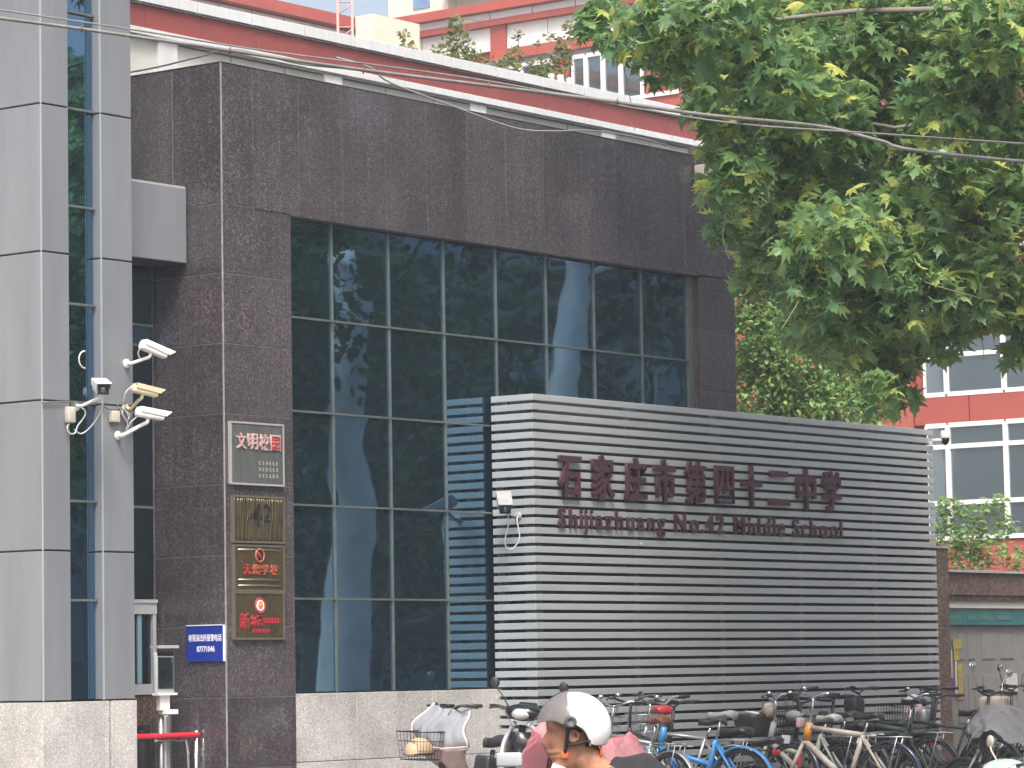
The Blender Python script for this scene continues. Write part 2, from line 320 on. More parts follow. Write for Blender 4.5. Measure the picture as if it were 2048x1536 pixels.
class MB:
    """collects vertices and faces; build() links them as one mesh object"""
    def __init__(s): s.v = []; s.f = []; s.smooth = []
    def add(s, vs, fs, sm=False):
        o = len(s.v); s.v += [Vector(p) for p in vs]; s.f += [tuple(i + o for i in f) for f in fs]; s.smooth += [sm] * len(fs); return s
    def box(s, c, d, rot=None):
        c = Vector(c); x, y, z = d[0] / 2, d[1] / 2, d[2] / 2
        ps = [Vector((i * x, j * y, k * z)) for i in (-1, 1) for j in (-1, 1) for k in (-1, 1)]
        if rot is not None: ps = [rot @ p for p in ps]
        return s.add([c + p for p in ps], [(0, 1, 3, 2), (4, 6, 7, 5), (0, 4, 5, 1), (2, 3, 7, 6), (0, 2, 6, 4), (1, 5, 7, 3)])
    def box2(s, a, b): return s.box(((a[0] + b[0]) / 2, (a[1] + b[1]) / 2, (a[2] + b[2]) / 2), (abs(b[0] - a[0]), abs(b[1] - a[1]), abs(b[2] - a[2])))
    def rbox(s, c, d, r, rot=None, n=3):
        """box with rounded vertical edges and softened top and bottom"""
        c = Vector(c); X, Y, Z = d[0] / 2, d[1] / 2, d[2] / 2; r = min(r, X * 0.98, Y * 0.98, Z * 0.98)
        rings = []
        prof = [(-Z, r)] + [(-Z + r - r * math.cos(t), r - r * math.sin(t)) for t in (PI / 6, PI / 3, PI / 2)] + [(Z - r + r * math.sin(t), r - r * math.cos(t)) for t in (0, PI / 6, PI / 3, PI / 2)]
        for z, ins in prof:
            ring = []
            for (sx, sy, a0) in ((1, 1, 0), (-1, 1, PI / 2), (-1, -1, PI), (1, -1, 1.5 * PI)):
                for k in range(n + 1):
                    a = a0 + k / n * PI / 2; q = r - ins * 0.999
                    ring.append(Vector((sx * (X - r) + q * math.cos(a), sy * (Y - r) + q * math.sin(a), z)))
            rings.append(ring)
        m = len(rings[0]); vs = [p for rg in rings for p in rg]
        if rot is not None: vs = [rot @ p for p in vs]
        fs = [tuple(range(m - 1, -1, -1)), tuple(range((len(rings) - 1) * m, len(rings) * m))]
        for i in range(len(rings) - 1):
            for j in range(m): fs.append((i * m + j, i * m + (j + 1) % m, (i + 1) * m + (j + 1) % m, (i + 1) * m + j))
        return s.add([c + p for p in vs], fs, True)
    def tube(s, pts, r, n=8, cap=True):
        pts = [Vector(p) for p in pts]; k = len(pts)
        rs = r if isinstance(r, (list, tuple)) else [r] * k
        vs = []; u = None
        for i, p in enumerate(pts):
            d = (pts[min(i + 1, k - 1)] - pts[max(i - 1, 0)])
            if d.length < 1e-9: d = Vector((0, 0, 1))
            d.normalize()
            if u is None: u, _ = frame_for(d)
            else:
                u = (u - d * u.dot(d))
                u = u.normalized() if u.length > 1e-6 else frame_for(d)[0]
            w = d.cross(u)
            for j in range(n):
                a = 2 * PI * j / n; vs.append(p + (u * math.cos(a) + w * math.sin(a)) * rs[i])
        fs = [(i * n + j, i * n + (j + 1) % n, (i + 1) * n + (j + 1) % n, (i + 1) * n + j) for i in range(k - 1) for j in range(n)]
        if cap: fs += [tuple(range(n - 1, -1, -1)), tuple(range((k - 1) * n, k * n))]
        return s.add(vs, fs, True)
    def torus(s, c, axis, R_, r, n=28, m=8, a0=0.0, a1=2 * PI, flat=1.0, u=None):
        c = Vector(c); ax = Vector(axis).normalized()
        if u is None: u, w = frame_for(ax)
        else: u = Vector(u).normalized(); w = ax.cross(u)
        full = abs(a1 - a0 - 2 * PI) < 1e-6; k = n if full else n + 1; vs = []
        for i in range(k):
            a = a0 + (a1 - a0) * i / n; rad = u * math.cos(a) + w * math.sin(a)
            for j in range(m):
                b = 2 * PI * j / m; vs.append(c + rad * (R_ + r * math.cos(b)) + ax * (r * flat * math.sin(b)))
        fs = []
        for i in range(n):
            i2 = (i + 1) % k
            for j in range(m): fs.append((i * m + j, i2 * m + j, i2 * m + (j + 1) % m, i * m + (j + 1) % m))
        return s.add(vs, fs, True)
    def lathe(s, c, axis, prof, n=20):
        c = Vector(c); ax = Vector(axis).normalized(); u, w = frame_for(ax); vs = []
        for (r, h) in prof:
            for j in range(n):
                a = 2 * PI * j / n; vs.append(c + ax * h + (u * math.cos(a) + w * math.sin(a)) * max(r, 1e-5))
        fs = [(i * n + j, i * n + (j + 1) % n, (i + 1) * n + (j + 1) % n, (i + 1) * n + j) for i in range(len(prof) - 1) for j in range(n)]
        return s.add(vs, fs, True)
    def ell(s, c, d, rot=None, n=16, m=10, z0=-1.0):
        c = Vector(c); vs = []; t0 = math.asin(z0)
        for i in range(m + 1):
            t = t0 + (PI / 2 - t0) * i / m
            for j in range(n):
                a = 2 * PI * j / n; p = Vector((d[0] * math.cos(t) * math.cos(a), d[1] * math.cos(t) * math.sin(a), d[2] * math.sin(t)))
                vs.append(c + (rot @ p if rot is not None else p))
        fs = [(i * n + j, i * n + (j + 1) % n, (i + 1) * n + (j + 1) % n, (i + 1) * n + j) for i in range(m) for j in range(n)]
        return s.add(vs, fs, True)
    def prism(s, out, o, u, v, th):
        """outline (2-D) in the plane o,u,v given thickness th along u x v, centred"""
        o, u, v = Vector(o), Vector(u).normalized(), Vector(v).normalized(); w = u.cross(v) * th / 2; n = len(out)
        a = [o + u * p[0] + v * p[1] - w for p in out]; b = [o + u * p[0] + v * p[1] + w for p in out]
        return s.add(a + b, [tuple(range(n - 1, -1, -1)), tuple(range(n, 2 * n))] + [(i, (i + 1) % n, n + (i + 1) % n, n + i) for i in range(n)])
    def loft(s, rings, cap=True, sm=True):
        n = len(rings[0]); vs = [p for r_ in rings for p in r_]
        fs = [(i * n + j, i * n + (j + 1) % n, (i + 1) * n + (j + 1) % n, (i + 1) * n + j) for i in range(len(rings) - 1) for j in range(n)]
        if cap: fs += [tuple(range(n - 1, -1, -1)), tuple(range((len(rings) - 1) * n, len(rings) * n))]
        return s.add(vs, fs, sm)
    def sheet(s, fn, nu, nv, sm=True):
        vs = [fn(i / nu, j / nv) for i in range(nu + 1) for j in range(nv + 1)]; w = nv + 1
        return s.add(vs, [(i * w + j, (i + 1) * w + j, (i + 1) * w + j + 1, i * w + j + 1) for i in range(nu) for j in range(nv)], sm)
    def xf(s, mtx, start=0):
        for i in range(start, len(s.v)): s.v[i] = mtx @ s.v[i]
        return s
    def mesh(s, name):
        me = bpy.data.meshes.new(name); me.from_pydata([tuple(p) for p in s.v], [], s.f)
        me.polygons.foreach_set('use_smooth', s.smooth); me.update(); return me
    def build(s, name, m, parent=None, world=True):
        """world=True: vertices are scene coordinates, moved into the (unrotated) parent's frame"""
        if parent is not None and world:
            o = Vector((0, 0, 0)); p = parent
            while p: o += Vector(p.location); p = p.parent
            s.v = [q - o for q in s.v]
        me = s.mesh(name); me.materials.append(M[m] if isinstance(m, str) else m)
        return link(name, me, parent)

def link(name, me, parent=None):
    o = bpy.data.objects.new(name, me); C.objects.link(o)
    if parent is not None: o.parent = parent
    return o

def tag(o, label=None, cat=None, group=None, kind=None):
    for k, v in (('label', label), ('category', cat), ('group', group), ('kind', kind)):
        if v: o[k] = v
    return o

def thing(name, label, cat, loc=(0, 0, 0), rot=(0, 0, 0), group=None):
    o = bpy.data.objects.new(name, None); C.objects.link(o); o.location = loc; o.rotation_euler = rot; o.empty_display_size = 0.3
    return tag(o, label, cat, group)

_slabs = {}
def slab(parent, name, m, face, u0, u1, z0, z1, plane, th=0.03, gap=0.008, ch=0.003):
    """one cladding piece with a chamfered front. face 'Y': looks towards -Y and spans X; face 'X': looks towards -X and spans Y"""
    w, h = round(u1 - u0 - gap, 4), round(z1 - z0 - gap, 4); key = (w, h, th, ch, m, face)
    if key not in _slabs:
        a, b = w / 2, h / 2; c = min(ch, a * 0.3, b * 0.3)
        vs = [(-a, th, -b), (a, th, -b), (a, th, b), (-a, th, b), (-a, c, -b), (a, c, -b), (a, c, b), (-a, c, b), (-a + c, 0, -b + c), (a - c, 0, -b + c), (a - c, 0, b - c), (-a + c, 0, b - c)]
        fs = [(3, 2, 1, 0)] + [(i, (i + 1) % 4, 4 + (i + 1) % 4, 4 + i) for i in range(4)] + [(4 + i, 4 + (i + 1) % 4, 8 + (i + 1) % 4, 8 + i) for i in range(4)] + [(8, 9, 10, 11)]
        if face == 'X': vs = [(y, -x, z) for x, y, z in vs]
        me = bpy.data.meshes.new(name); me.from_pydata(vs, [], fs); me.update(); me.materials.append(M[m]); _slabs[key] = me
    o = link(name, _slabs[key], parent); pl = Vector((0, 0, 0)); p = parent
    while p: pl += Vector(p.location); p = p.parent
    o.location = (Vector(((u0 + u1) / 2, plane, (z0 + z1) / 2)) if face == 'Y' else Vector((plane, (u0 + u1) / 2, (z0 + z1) / 2))) - pl
    return o

def text_mesh(body, size=1.0, extrude=0.01, offset=0.0, spacing=1.0):
    c = bpy.data.curves.new('txt', 'FONT'); c.body = body; c.size = size; c.extrude = extrude; c.offset = offset; c.space_character = spacing; c.resolution_u = 3
    o = bpy.data.objects.new('txt', c); C.objects.link(o)
    dg = bpy.context.evaluated_depsgraph_get(); dg.update()
    me = bpy.data.meshes.new_from_object(o.evaluated_get(dg)); bpy.data.objects.remove(o); return me

def fit_text(parent, name, body, m, face, u0, u1, z0, z1, plane, depth=0.02, offset=0.0):
    """lettering stretched to the box u0..u1 x z0..z1 standing proud of a plane"""
    me = text_mesh(body, 1.0, 0.5, offset); n = len(me.vertices); co = np.empty(n * 3); me.vertices.foreach_get('co', co); co = co.reshape(-1, 3)
    a, b = co.min(0), co.max(0); t = (co - a) / np.maximum(b - a, 1e-6)
    pl = Vector((0, 0, 0)); p = parent
    while p: pl += Vector(p.location); p = p.parent
    q = np.empty_like(co)
    if face == 'Y':
        q[:, 0] = u0 + (u1 - u0) * t[:, 0]; q[:, 1] = plane - depth * t[:, 2]
    else:   # seen from -X, left is +Y
        q[:, 1] = u1 - (u1 - u0) * t[:, 0]; q[:, 0] = plane - depth * t[:, 2]
    q[:, 2] = z0 + (z1 - z0) * t[:, 1]; q -= np.array(pl)
    me.vertices.foreach_set('co', q.ravel()); me.update(); me.materials.clear(); me.materials.append(M[m])
    return link(name, me, parent)

def catenary(a, b, sag, n=14):
    a, b = Vector(a), Vector(b); return [a.lerp(b, i / n) - Vector((0, 0, sag * 4 * (i / n) * (1 - i / n))) for i in range(n + 1)]

def smooth_path(pts, k=5):
    pts = [Vector(p) for p in pts]; out = []
    for i in range(len(pts) - 1):
        p0 = pts[max(i - 1, 0)]; p1 = pts[i]; p2 = pts[i + 1]; p3 = pts[min(i + 2, len(pts) - 1)]
        for j in range(k):
            t = j / k; out.append(0.5 * ((2 * p1) + (p2 - p0) * t + (2 * p0 - 5 * p1 + 4 * p2 - p3) * t * t + (3 * p1 - p0 - 3 * p2 + p3) * t ** 3))
    out.append(pts[-1]); return out

# ------------------------------------------------------------------ ground
tag(MB().add([(-160, -160, 0), (260, -160, 0), (260, 260, 0), (-160, 260, 0)], [(0, 1, 2, 3)]).build('road', 'asphalt'), kind='structure')
pv = MB(); pv.box2((-60, 9.3, -0.1), (140, 120, 0.16)); tag(pv.build('pavement', 'soil'), kind='structure')
kb = tag(MB().box2((-60, 9.12, -0.1), (-59, 9.3, 0.17)).build('kerb', 'kerb'), kind='structure')
for i in range(26):
    slab(kb, 'kerb_stone', 'kerb', 'Y', 4 + i * 1.0, 5 + i * 1.0, -0.05, 0.175, 9.10, 0.2, 0.006, 0.015)
fl = tag(MB().box2((14, 13, 0.15), (14.2, 13.2, 0.164)).build('forecourt_paving', 'paving'), kind='structure')
_pm = {}
for i in range(18):
    for j in range(9):
        me = _pm.get('p')
        if me is None:
            me = MB().box((0, 0, 0), (1.19, 1.19, 0.02)).mesh('paving_slab'); me.materials.append(M['paving']); _pm['p'] = me
        o = link('paving_slab', me, fl); o.location = (15 + i * 1.2, 10 + j * 1.2, 0.17)
GZ = 0.18     # level of the forecourt
for k in range(3):   # painted lane lines on the road
    tag(MB().box2((-20 + k * 22, 5.6, -0.01), (-8 + k * 22, 5.72, 0.004)).build('road_marking', 'letterwhite'), kind='structure')

# ------------------------------------------------------------------ grey panelled tower on the left
tw = thing('panelled_tower', 'grey aluminium panelled twin pillar tower with a narrow glass strip and speckled granite base', 'tower', (19.75, 19.9, GZ))
ROW = [1.41 + 1.206 * k for k in range(9)]
MB().box2((19.235, 19.31, 1.41), (19.53, 21.6, 12.2)).build('pillar_core', 'panel_dark', tw)
MB().box2((19.92, 19.31, 1.41), (20.262, 20.8, 12.2)).build('pillar_core', 'panel_dark', tw)
for a, b in zip(ROW[:-1], ROW[1:]):
    slab(tw, 'panel', 'panel', 'Y', 19.222, 19.54, a, b, 19.28, 0.03, 0.014, 0.004)
    slab(tw, 'panel', 'panel', 'X', 19.282, 20.48, a, b, 19.216, 0.03, 0.014, 0.004)
    slab(tw, 'panel', 'panel', 'X', 20.48, 21.68, a, b, 19.216, 0.03, 0.014, 0.004)
    slab(tw, 'panel', 'panel', 'Y', 19.908, 20.281, a, b, 19.28, 0.03, 0.014, 0.004)
    slab(tw, 'panel', 'panel', 'X', 19.282, 19.44, a, b, 19.903, 0.02, 0.014, 0.003)
for x in (19.217, 19.904):
    MB().box2((x - 0.002, 19.276, 1.41), (x + 0.006, 19.284, 11.0)).build('corner_trim', 'edge', tw)
for k in range(12):
    a = 1.415 + 0.805 * k
    slab(tw, 'pane', 'glass_strip', 'Y', 19.50, 19.903, a, a + 0.805, 19.365, 0.02, 0.012, 0.001)
    if k: MB().box2((19.545, 19.335, a - 0.008), (19.897, 19.365, a + 0.010)).build('glazing_bar', 'mullion', tw)
MB().box2((19.50, 19.39, 1.40), (19.92, 19.42, 12.0)).build('strip_back', 'dark', tw)
MB().box2((19.215, 19.30, GZ), (20.28, 21.6, 1.40)).build('base_core', 'base_joint', tw)
for a, b in ((GZ, 0.80), (0.80, 1.405)):
    slab(tw, 'base_slab', 'base', 'Y', 19.206, 19.90, a if a > 0.5 else a, 1.405 if a > 0.5 else b, 19.27, 0.03, 0.006, 0.003)
    slab(tw, 'base_slab', 'base', 'Y', 19.985, 20.285, a, b, 19.27, 0.03, 0.006, 0.003)
    slab(tw, 'base_slab', 'base', 'Y', 19.912, 19.975, a, b, 19.285, 0.02, 0.004, 0.003)
    slab(tw, 'base_slab', 'base', 'X', 19.272, 19.80, a, b, 19.20, 0.03, 0.006, 0.003)
    slab(tw, 'base_slab', 'base', 'X', 19.80, 20.60, a, b, 19.20, 0.03, 0.006, 0.003)
    slab(tw, 'base_slab', 'base', 'X', 20.60, 21.40, a, b, 19.20, 0.03, 0.006, 0.003)

# entrance recess between the tower and the granite block
en = thing('entrance_recess', 'dark glazed entrance recess with white window frame under a grey box canopy', 'entrance', (20.83, 20.1, GZ))
MB().box2((20.285, 20.12, GZ), (21.37, 20.3, 5.2)).build('wall', 'dark', en)
for z0, z1 in ((2.26, 3.04), (3.06, 4.44), (4.64, 5.15)):
    slab(en, 'pane', 'glass_dark', 'Y', 20.29, 21.37, z0, z1, 20.09, 0.02, 0.01, 0.001)
slab(en, 'pane', 'glass_strip', 'Y', 20.29, 21.37, 4.46, 4.62, 20.085, 0.02, 0.004, 0.001)
for z in (3.05, 4.45, 4.63): MB().box2((20.29, 20.075, z - 0.01), (21.37, 20.088, z + 0.012)).build('glazing_bar', 'mullion', en)
wf = MB(); wf.box2((20.29, 20.05, 2.13), (21.36, 20.09, 2.25)); wf.box2((20.29, 20.05, 1.44), (21.33, 20.09, 1.53)); wf.box2((21.315, 20.055, 1.53), (21.355, 20.09, 2.13)); wf.box2((20.29, 20.04, 2.225), (21.362, 20.06, 2.255))
wf.build('window_frame', 'termgrey', en)
slab(en, 'pane', 'glass_dark', 'Y', 20.29, 21.326, 1.53, 2.13, 20.085, 0.01, 0.004, 0.001)
MB().box2((21.135, 20.066, 1.535), (21.185, 20.08, 2.125)).build('curtain', mat('blue_curtain', (0.17, 0.30, 0.36), 0.7), en)
slab(en, 'base_slab', 'brown', 'Y', 20.29, 21.385, GZ, 1.435, 20.06, 0.05, 0.004, 0.003)
cb = MB(); cb.box2((20.20, 19.70, 5.15), (21.372, 20.11, 5.79)); cb.build('canopy_core', 'panel_dark', en)
slab(en, 'canopy_panel', 'panel', 'Y', 20.26, 21.374, 5.148, 5.797, 19.68, 0.02, 0.0, 0.004)
MB().box2((20.25, 19.69, 5.797), (21.374, 20.12, 5.815)).build('canopy_cap', 'edge', en)

# ------------------------------------------------------------------ dark granite gatehouse
XC, XR, YF = 21.39, 29.36, 19.28
gb = thing('granite_gatehouse', 'dark polished granite gatehouse with a wide reflective curtain wall window', 'building', (25.4, 23.0, GZ))
RZ = [GZ, 0.80, 1.405, 2.01, 2.615, 3.22, 3.825, 4.43, 5.035, 5.635]
TOP = 6.862
core = MB()
core.box2((XC + 0.005, 19.285, GZ), (22.285, 25.5, 6.855)); core.box2((22.285, 19.45, GZ), (28.705, 25.5, 6.855)); core.box2((28.71, 19.285, GZ), (XR - 0.01, 25.5, 6.855)); core.box2((22.285, 19.285, 5.62), (28.71, 19.45, 6.855)); core.box2((22.285, 19.325, GZ), (28.71, 19.45, 1.42))
core.build('wall_core', 'granite_joint', gb)
for a, b in zip(RZ[:-1], RZ[1:]):
    slab(gb, 'granite_slab', 'granite', 'Y', XC + 0.004, 22.292, a, b, YF, 0.03, 0.008, 0.003)
    slab(gb, 'granite_slab', 'granite', 'Y', 28.70, XR, a, b, YF, 0.03, 0.008, 0.003)
    slab(gb, 'granite_slab', 'granite', 'X', YF + 0.004, 20.10, a, b, XC, 0.03, 0.009, 0.003)
    slab(gb, 'reveal_slab', 'granite', 'X', YF + 0.032, 19.43, a, b, 28.695, 0.02, 0.004, 0.001)
xs = [XC + 0.004, 21.80] + [21.80 + 0.605 * k for k in range(1, 12)] + [XR]
for a, b in zip(xs[:-1], xs[1:]):
    if b - a > 0.1: slab(gb, 'granite_slab', 'granite', 'Y', a, b, 5.635 if b < 22.35 else 5.612, TOP, YF, 0.03, 0.007 if a < 21.7 else 0.0035, 0.002)
for a, b in ((19.284, 19.85), (19.85, 20.45), (20.45, 21.05), (21.05, 21.65), (21.65, 22.3)):
    slab(gb, 'granite_slab', 'granite', 'X', a, b, 5.635, TOP, XC, 0.03, 0.008, 0.003)
for a, b in ((5.035, 5.635),):
    slab(gb, 'granite_slab', 'granite', 'X', 20.10, 20.7, a, b, XC, 0.03, 0.008, 0.003)
MB().box2((XC - 0.001, YF - 0.001, GZ), (XC + 0.010, YF + 0.010, TOP)).build('corner_joint', mat('corner_pointing', (0.30, 0.29, 0.28), 0.7, ncol=(0.20, 0.19, 0.19), nscale=12), gb)
MB().box2((XC - 0.004, YF - 0.004, TOP), (XR + 0.004, 25.5, TOP + 0.006)).build('coping', 'granite', gb)
GX = [22.292, 22.951, 23.756, 24.566, 25.366, 26.17, 26.965, 27.786, 28.60]
GZs = [1.43, 2.253, 3.078, 3.904, 4.734, 5.612]
gr = random.Random(3)
for i in range(8):
    for j in range(5):
        o = slab(gb, 'pane', 'glass', 'Y', GX[i], GX[i + 1], GZs[j], GZs[j + 1], 19.385, 0.02, 0.012, 0.001)
        o.rotation_euler = (gr.uniform(-1, 1) * 0.0016, 0, gr.uniform(-1, 1) * 0.0016)
for x in GX[1:-1]: MB().box2((x - 0.007, 19.365, 1.43), (x + 0.007, 19.39, 5.612)).build('mullion', 'mullion', gb)
for z in GZs[1:-1]: MB().box2((22.292, 19.36, z - 0.008), (28.60, 19.385, z + 0.008)).build('transom', 'mullion', gb)
MB().box2((28.60, 19.36, 1.43), (28.694, 19.42, 5.612)).build('window_jamb', 'mullion', gb)
bx = [22.296, 23.123, 24.207, 25.29, 26.37, 27.45, 28.53, 28.70]
for a, b in zip(bx[:-1], bx[1:]):
    for z0, z1 in ((GZ, 0.828), (0.828, 1.425)):
        slab(gb, 'base_slab', 'base', 'Y', a, b, z0, z1, 19.295, 0.03, 0.006, 0.003)

# ------------------------------------------------------------------ hall behind with the banded white and red eaves
hl = thing('rear_hall', 'white hall behind the granite block with white and red banded eaves', 'building', (27, 26, GZ))
MB().box2((12.0, 22.09, GZ), (32.7, 34.0, 7.70)).build('wall', 'olive', hl)
k = 0
x = 20.06
while x < 32.7:
    b = min(x + 0.805, 33.04); slab(hl, 'fascia_panel', 'roofwhite', 'Y', x, b, 8.032, 8.163, 22.0, 0.03, 0.022, 0.003)
    slab(hl, 'eave_panel', 'roofwhite', 'Y', x, b + (0.13 if b > 32.3 else 0), 7.715, 7.797, 21.995, 0.03, 0.014, 0.003)
    slab(hl, 'wall_panel', 'olive', 'Y', x - 0.25, min(b - 0.25, 32.7), 7.0, 7.70, 22.07, 0.03, 0.016, 0.002)
    slab(hl, 'red_panel', 'red', 'Y', x + 0.1, min(b + 0.1, 32.9), 7.792, 8.026, 22.04, 0.03, 0.006, 0.002)
    x += 0.805
MB().box2((12, 22.03, 8.036), (33.02, 33, 8.15)).build('roof_slab', 'panel_dark', hl)
MB().box2((12, 22.02, 8.027), (33.02, 22.2, 8.035)).build('soffit', mat('grey_soffit', (0.36, 0.35, 0.36), 0.6), hl)
MB().box2((12, 22.09, 7.79), (32.88, 33, 8.03)).build('parapet_core', 'panel_dark', hl)
MB().box2((12, 22.03, 7.725), (33.15, 33, 7.79)).build('eave_slab', 'panel_dark', hl)
MB().box2((12, 22.03, 7.706), (33.15, 22.5, 7.724)).build('soffit', mat('pale_soffit', (0.42, 0.43, 0.43), 0.6), hl)
for a in (21.12, 23.55, 26.03, 28.46, 30.88):
    MB().box2((a, 22.03, 6.5), (a + 0.27, 22.075, 7.702)).build('pilaster', 'roofwhite', hl)

# ------------------------------------------------------------------ red and white classroom block far behind
rb = thing('classroom_block', 'red and white classroom block with white framed windows far behind the trees', 'building', (76, 43, GZ))
X7 = 70.0
MB().box2((X7 + 0.12, 26, GZ), (82, 57.4, 18.9)).build('wall', 'red2', rb)
def window(parent, y0, y1, z0, z1, splits, x=X7):
    f = MB(); t = 0.055
    for z in [z0, z1] + splits: f.box2((x - 0.03, y0 + 0.03, z - t), (x + 0.06, y1 - 0.03, z + t))
    for y in (y0, y1): f.box2((x - 0.036, min(y, y + (0.06 if y == y0 else -0.06)) + (0.004 if y == y0 else 0), z0), (x + 0.064, max(y, y + (0.06 if y == y0 else -0.06)) - (0.004 if y == y1 else 0), z1))
    w = f.build('window_frame', 'white', parent)
    zs = [z0] + splits + [z1]
    for a, b in zip(zs[:-1], zs[1:]): slab(w, 'pane', 'glass_far', 'X', y0 + 0.04, y1 - 0.04, a + 0.04, b - 0.04, x + 0.02, 0.02, 0.0, 0.001)
    return w
ys = [40.62, 40.0, 38.45, 36.9, 36.28, 34.7, 33.1, 32.5, 31.0]
for y1, y0 in zip(ys[:-1], ys[1:]):
    window(rb, y0, y1, 4.53, 7.22, [5.37, 6.71])
    window(rb, y0, y1, 7.96, 10.7, [8.89, 10.1])
    window(rb, y0, y1, 11.4, 14.1, [12.3, 13.5])
for z0, z1 in ((7.24, 7.93), (10.72, 11.36)):
    for a, b in ((39.4, 40.9), (37.9, 39.4), (36.4, 37.9), (34.9, 36.4), (33.4, 34.9), (31.9, 33.4)): slab(rb, 'spandrel_panel', 'red2', 'X', a, b, z0, z1, X7 - 0.02, 0.06, 0.03, 0.005)
for a, b in ((39.4, 40.62), (37.9, 39.4), (36.4, 37.9), (34.9, 36.4)): slab(rb, 'wall_panel', 'red2', 'X', a, b, 2.0, 4.45, X7 + 0.02, 0.06, 0.02, 0.005)
MB().box2((X7 - 0.05, 40.92, GZ), (X7 + 0.12, 43.2, 16.0)).build('pilaster', mat('orange_red_paint', (0.35, 0.085, 0.058), 0.5, ncol=(0.30, 0.07, 0.05), nscale=1), rb)
# upper storey strip and eaves
wy = [53.0, 51.9, 51.35]
for y1, y0 in ((53.6, 52.5), (52.5, 51.45), (50.85, 50.40), (50.40, 49.86), (49.86, 49.30), (49.30, 48.62)): window(rb, y0, y1, 15.1, 17.42, [])
MB().box2((X7 - 0.06, 50.95, 14.0), (X7 + 0.1, 51.36, 17.45)).build('pilaster', 'red2', rb)
slab(rb, 'spandrel_panel', 'red2', 'X', 47.2, 48.55, 16.0, 17.4, X7 + 0.02, 0.06, 0.02, 0.004)
MB().box2((X7 - 0.35, 47.3, 16.02), (X7 + 0.1, 50.9, 16.12)).build('window_sill', 'white', rb)
MB().box2((X7 - 0.30, 46.5, 15.75), (X7 + 0.1, 50.9, 16.02)).build('red_band', 'red2', rb)
MB().box2((X7 - 0.02, 46, 17.44), (X7 + 0.13, 57.1, 17.62)).build('grey_strip', mat('grey_band', (0.20, 0.19, 0.20), 0.7), rb)  # flat grey strip between the window heads and the red band
MB().box2((X7 - 0.10, 44, 17.62), (X7 + 0.13, 53.45, 17.90)).build('red_band', 'red2', rb)
for i in range(9):
    a = 44.6 + i * 1.4; slab(rb, 'wall_panel', 'white', 'X', a, a + 1.4, 17.62 if a > 53 else 17.9, 18.56, X7 - 0.02, 0.06, 0.03, 0.004)
    slab(rb, 'wall_panel', 'white', 'X', a + 0.4, a + 1.8, 18.70, 18.93, X7 - 0.14, 0.06, 0.03, 0.004)
MB().box2((X7 - 0.10, 52.93, 17.9), (X7 + 0.0, 53.43, 18.6)).build('pilaster', 'red2', rb)
MB().box2((X7 - 0.20, 44, 18.56), (X7 + 0.1, 57.1, 18.72)).build('red_band', 'red2', rb)
MB().box2((X7 - 0.35, 44, 18.93), (X7 + 0.1, 57.1, 19.16)).build('red_band', 'red2', rb)
# far wing, looking towards the street
fw = thing('far_wing', 'white far wing with a red roof edge above the banded eaves', 'building', (62, 60, GZ))
MB().box2((40, 57.3, GZ), (69.6, 66, 18.8)).build('wall', 'white', fw)
for i in range(14): slab(fw, 'wall_panel', 'white', 'Y', 52 + i * 1.26, 53.26 + i * 1.26, 17.3, 18.72, 57.13, 0.08, 0.04, 0.004)
MB().box2((40, 56.85, 18.74), (69.4, 57.4, 19.04)).build('red_band', 'red2', fw)
MB().box2((40, 57.05, 17.0), (69.6, 57.2, 17.30)).build('red_band', 'red2', fw)
# cream stair turret, pitched roofs and cream block further back
st = thing('stair_turret', 'small cream rendered rooftop turret at the inner corner of the red bands', 'turret', (67.6, 55.3, GZ))
MB().box2((67.05, 55.1, GZ), (69.0, 55.68, 18.71)).build('wall', 'cream', st)
gbk = thing('cream_block', 'pale cream block with a blue window and pitched roof against the white sky', 'building', (120, 96, GZ))
MB().box2((116.0, 91.0, GZ), (128, 94.4, 40)).build('wall', 'cream', gbk)
MB().box2((116.6, 89.5, GZ), (128, 91.0, 31.6)).build('wall', 'cream', gbk)
MB().box2((115.96, 92.0, 31.05), (116.02, 92.95, 34)).build('window', mat('blue_window', (0.12, 0.20, 0.36), 0.3, ncol=(0.2, 0.3, 0.45), nscale=1.2), gbk)
MB().box2((117, 94.4, GZ), (128, 95.2, 32.6)).build('brick_gable', 'pinkbrick', gbk)
MB().box2((115.6, 88.8, 31.35), (128, 91.05, 31.55)).build('eave', 'white', gbk)
rf = MB(); rf.prism([(0, 30.6), (6.5, 32.3), (6.5, 32.55), (0, 30.85)], (114, 95.4, 0), (0, 1, 0), (0, 0, 1), 6.0); rf.build('roof_edge', 'white', gbk)
rf = MB(); rf.prism([(0, 30.2), (12, 31.6), (12, 31.75), (0, 30.4)], (113, 95.4, 0), (0, 1, 0), (0, 0, 1), 6.0); rf.build('roof_edge', 'cream', gbk)
ld = thing('lattice_mast', 'thin rusty pink lattice mast standing behind the white eaves', 'mast', (60.4, 50.4, GZ))
LX = [(60.30, 50.62), (60.50, 50.34)]
for (x, y) in LX: MB().tube([(x, y, 10), (x, y, 18.6)], 0.035, 6).build('upright', mat('mast_pink', (0.46, 0.25, 0.22), 0.7), ld)
for i in range(12):
    z = 15 + i * 0.3; MB().tube([(60.30, 50.62, z), (60.50, 50.34, z + (0.25 if i % 2 else 0))], 0.018, 5).build('brace', mat('mast_brace', (0.42, 0.25, 0.22), 0.7) if i == 0 else bpy.data.materials['mast_brace'], ld)

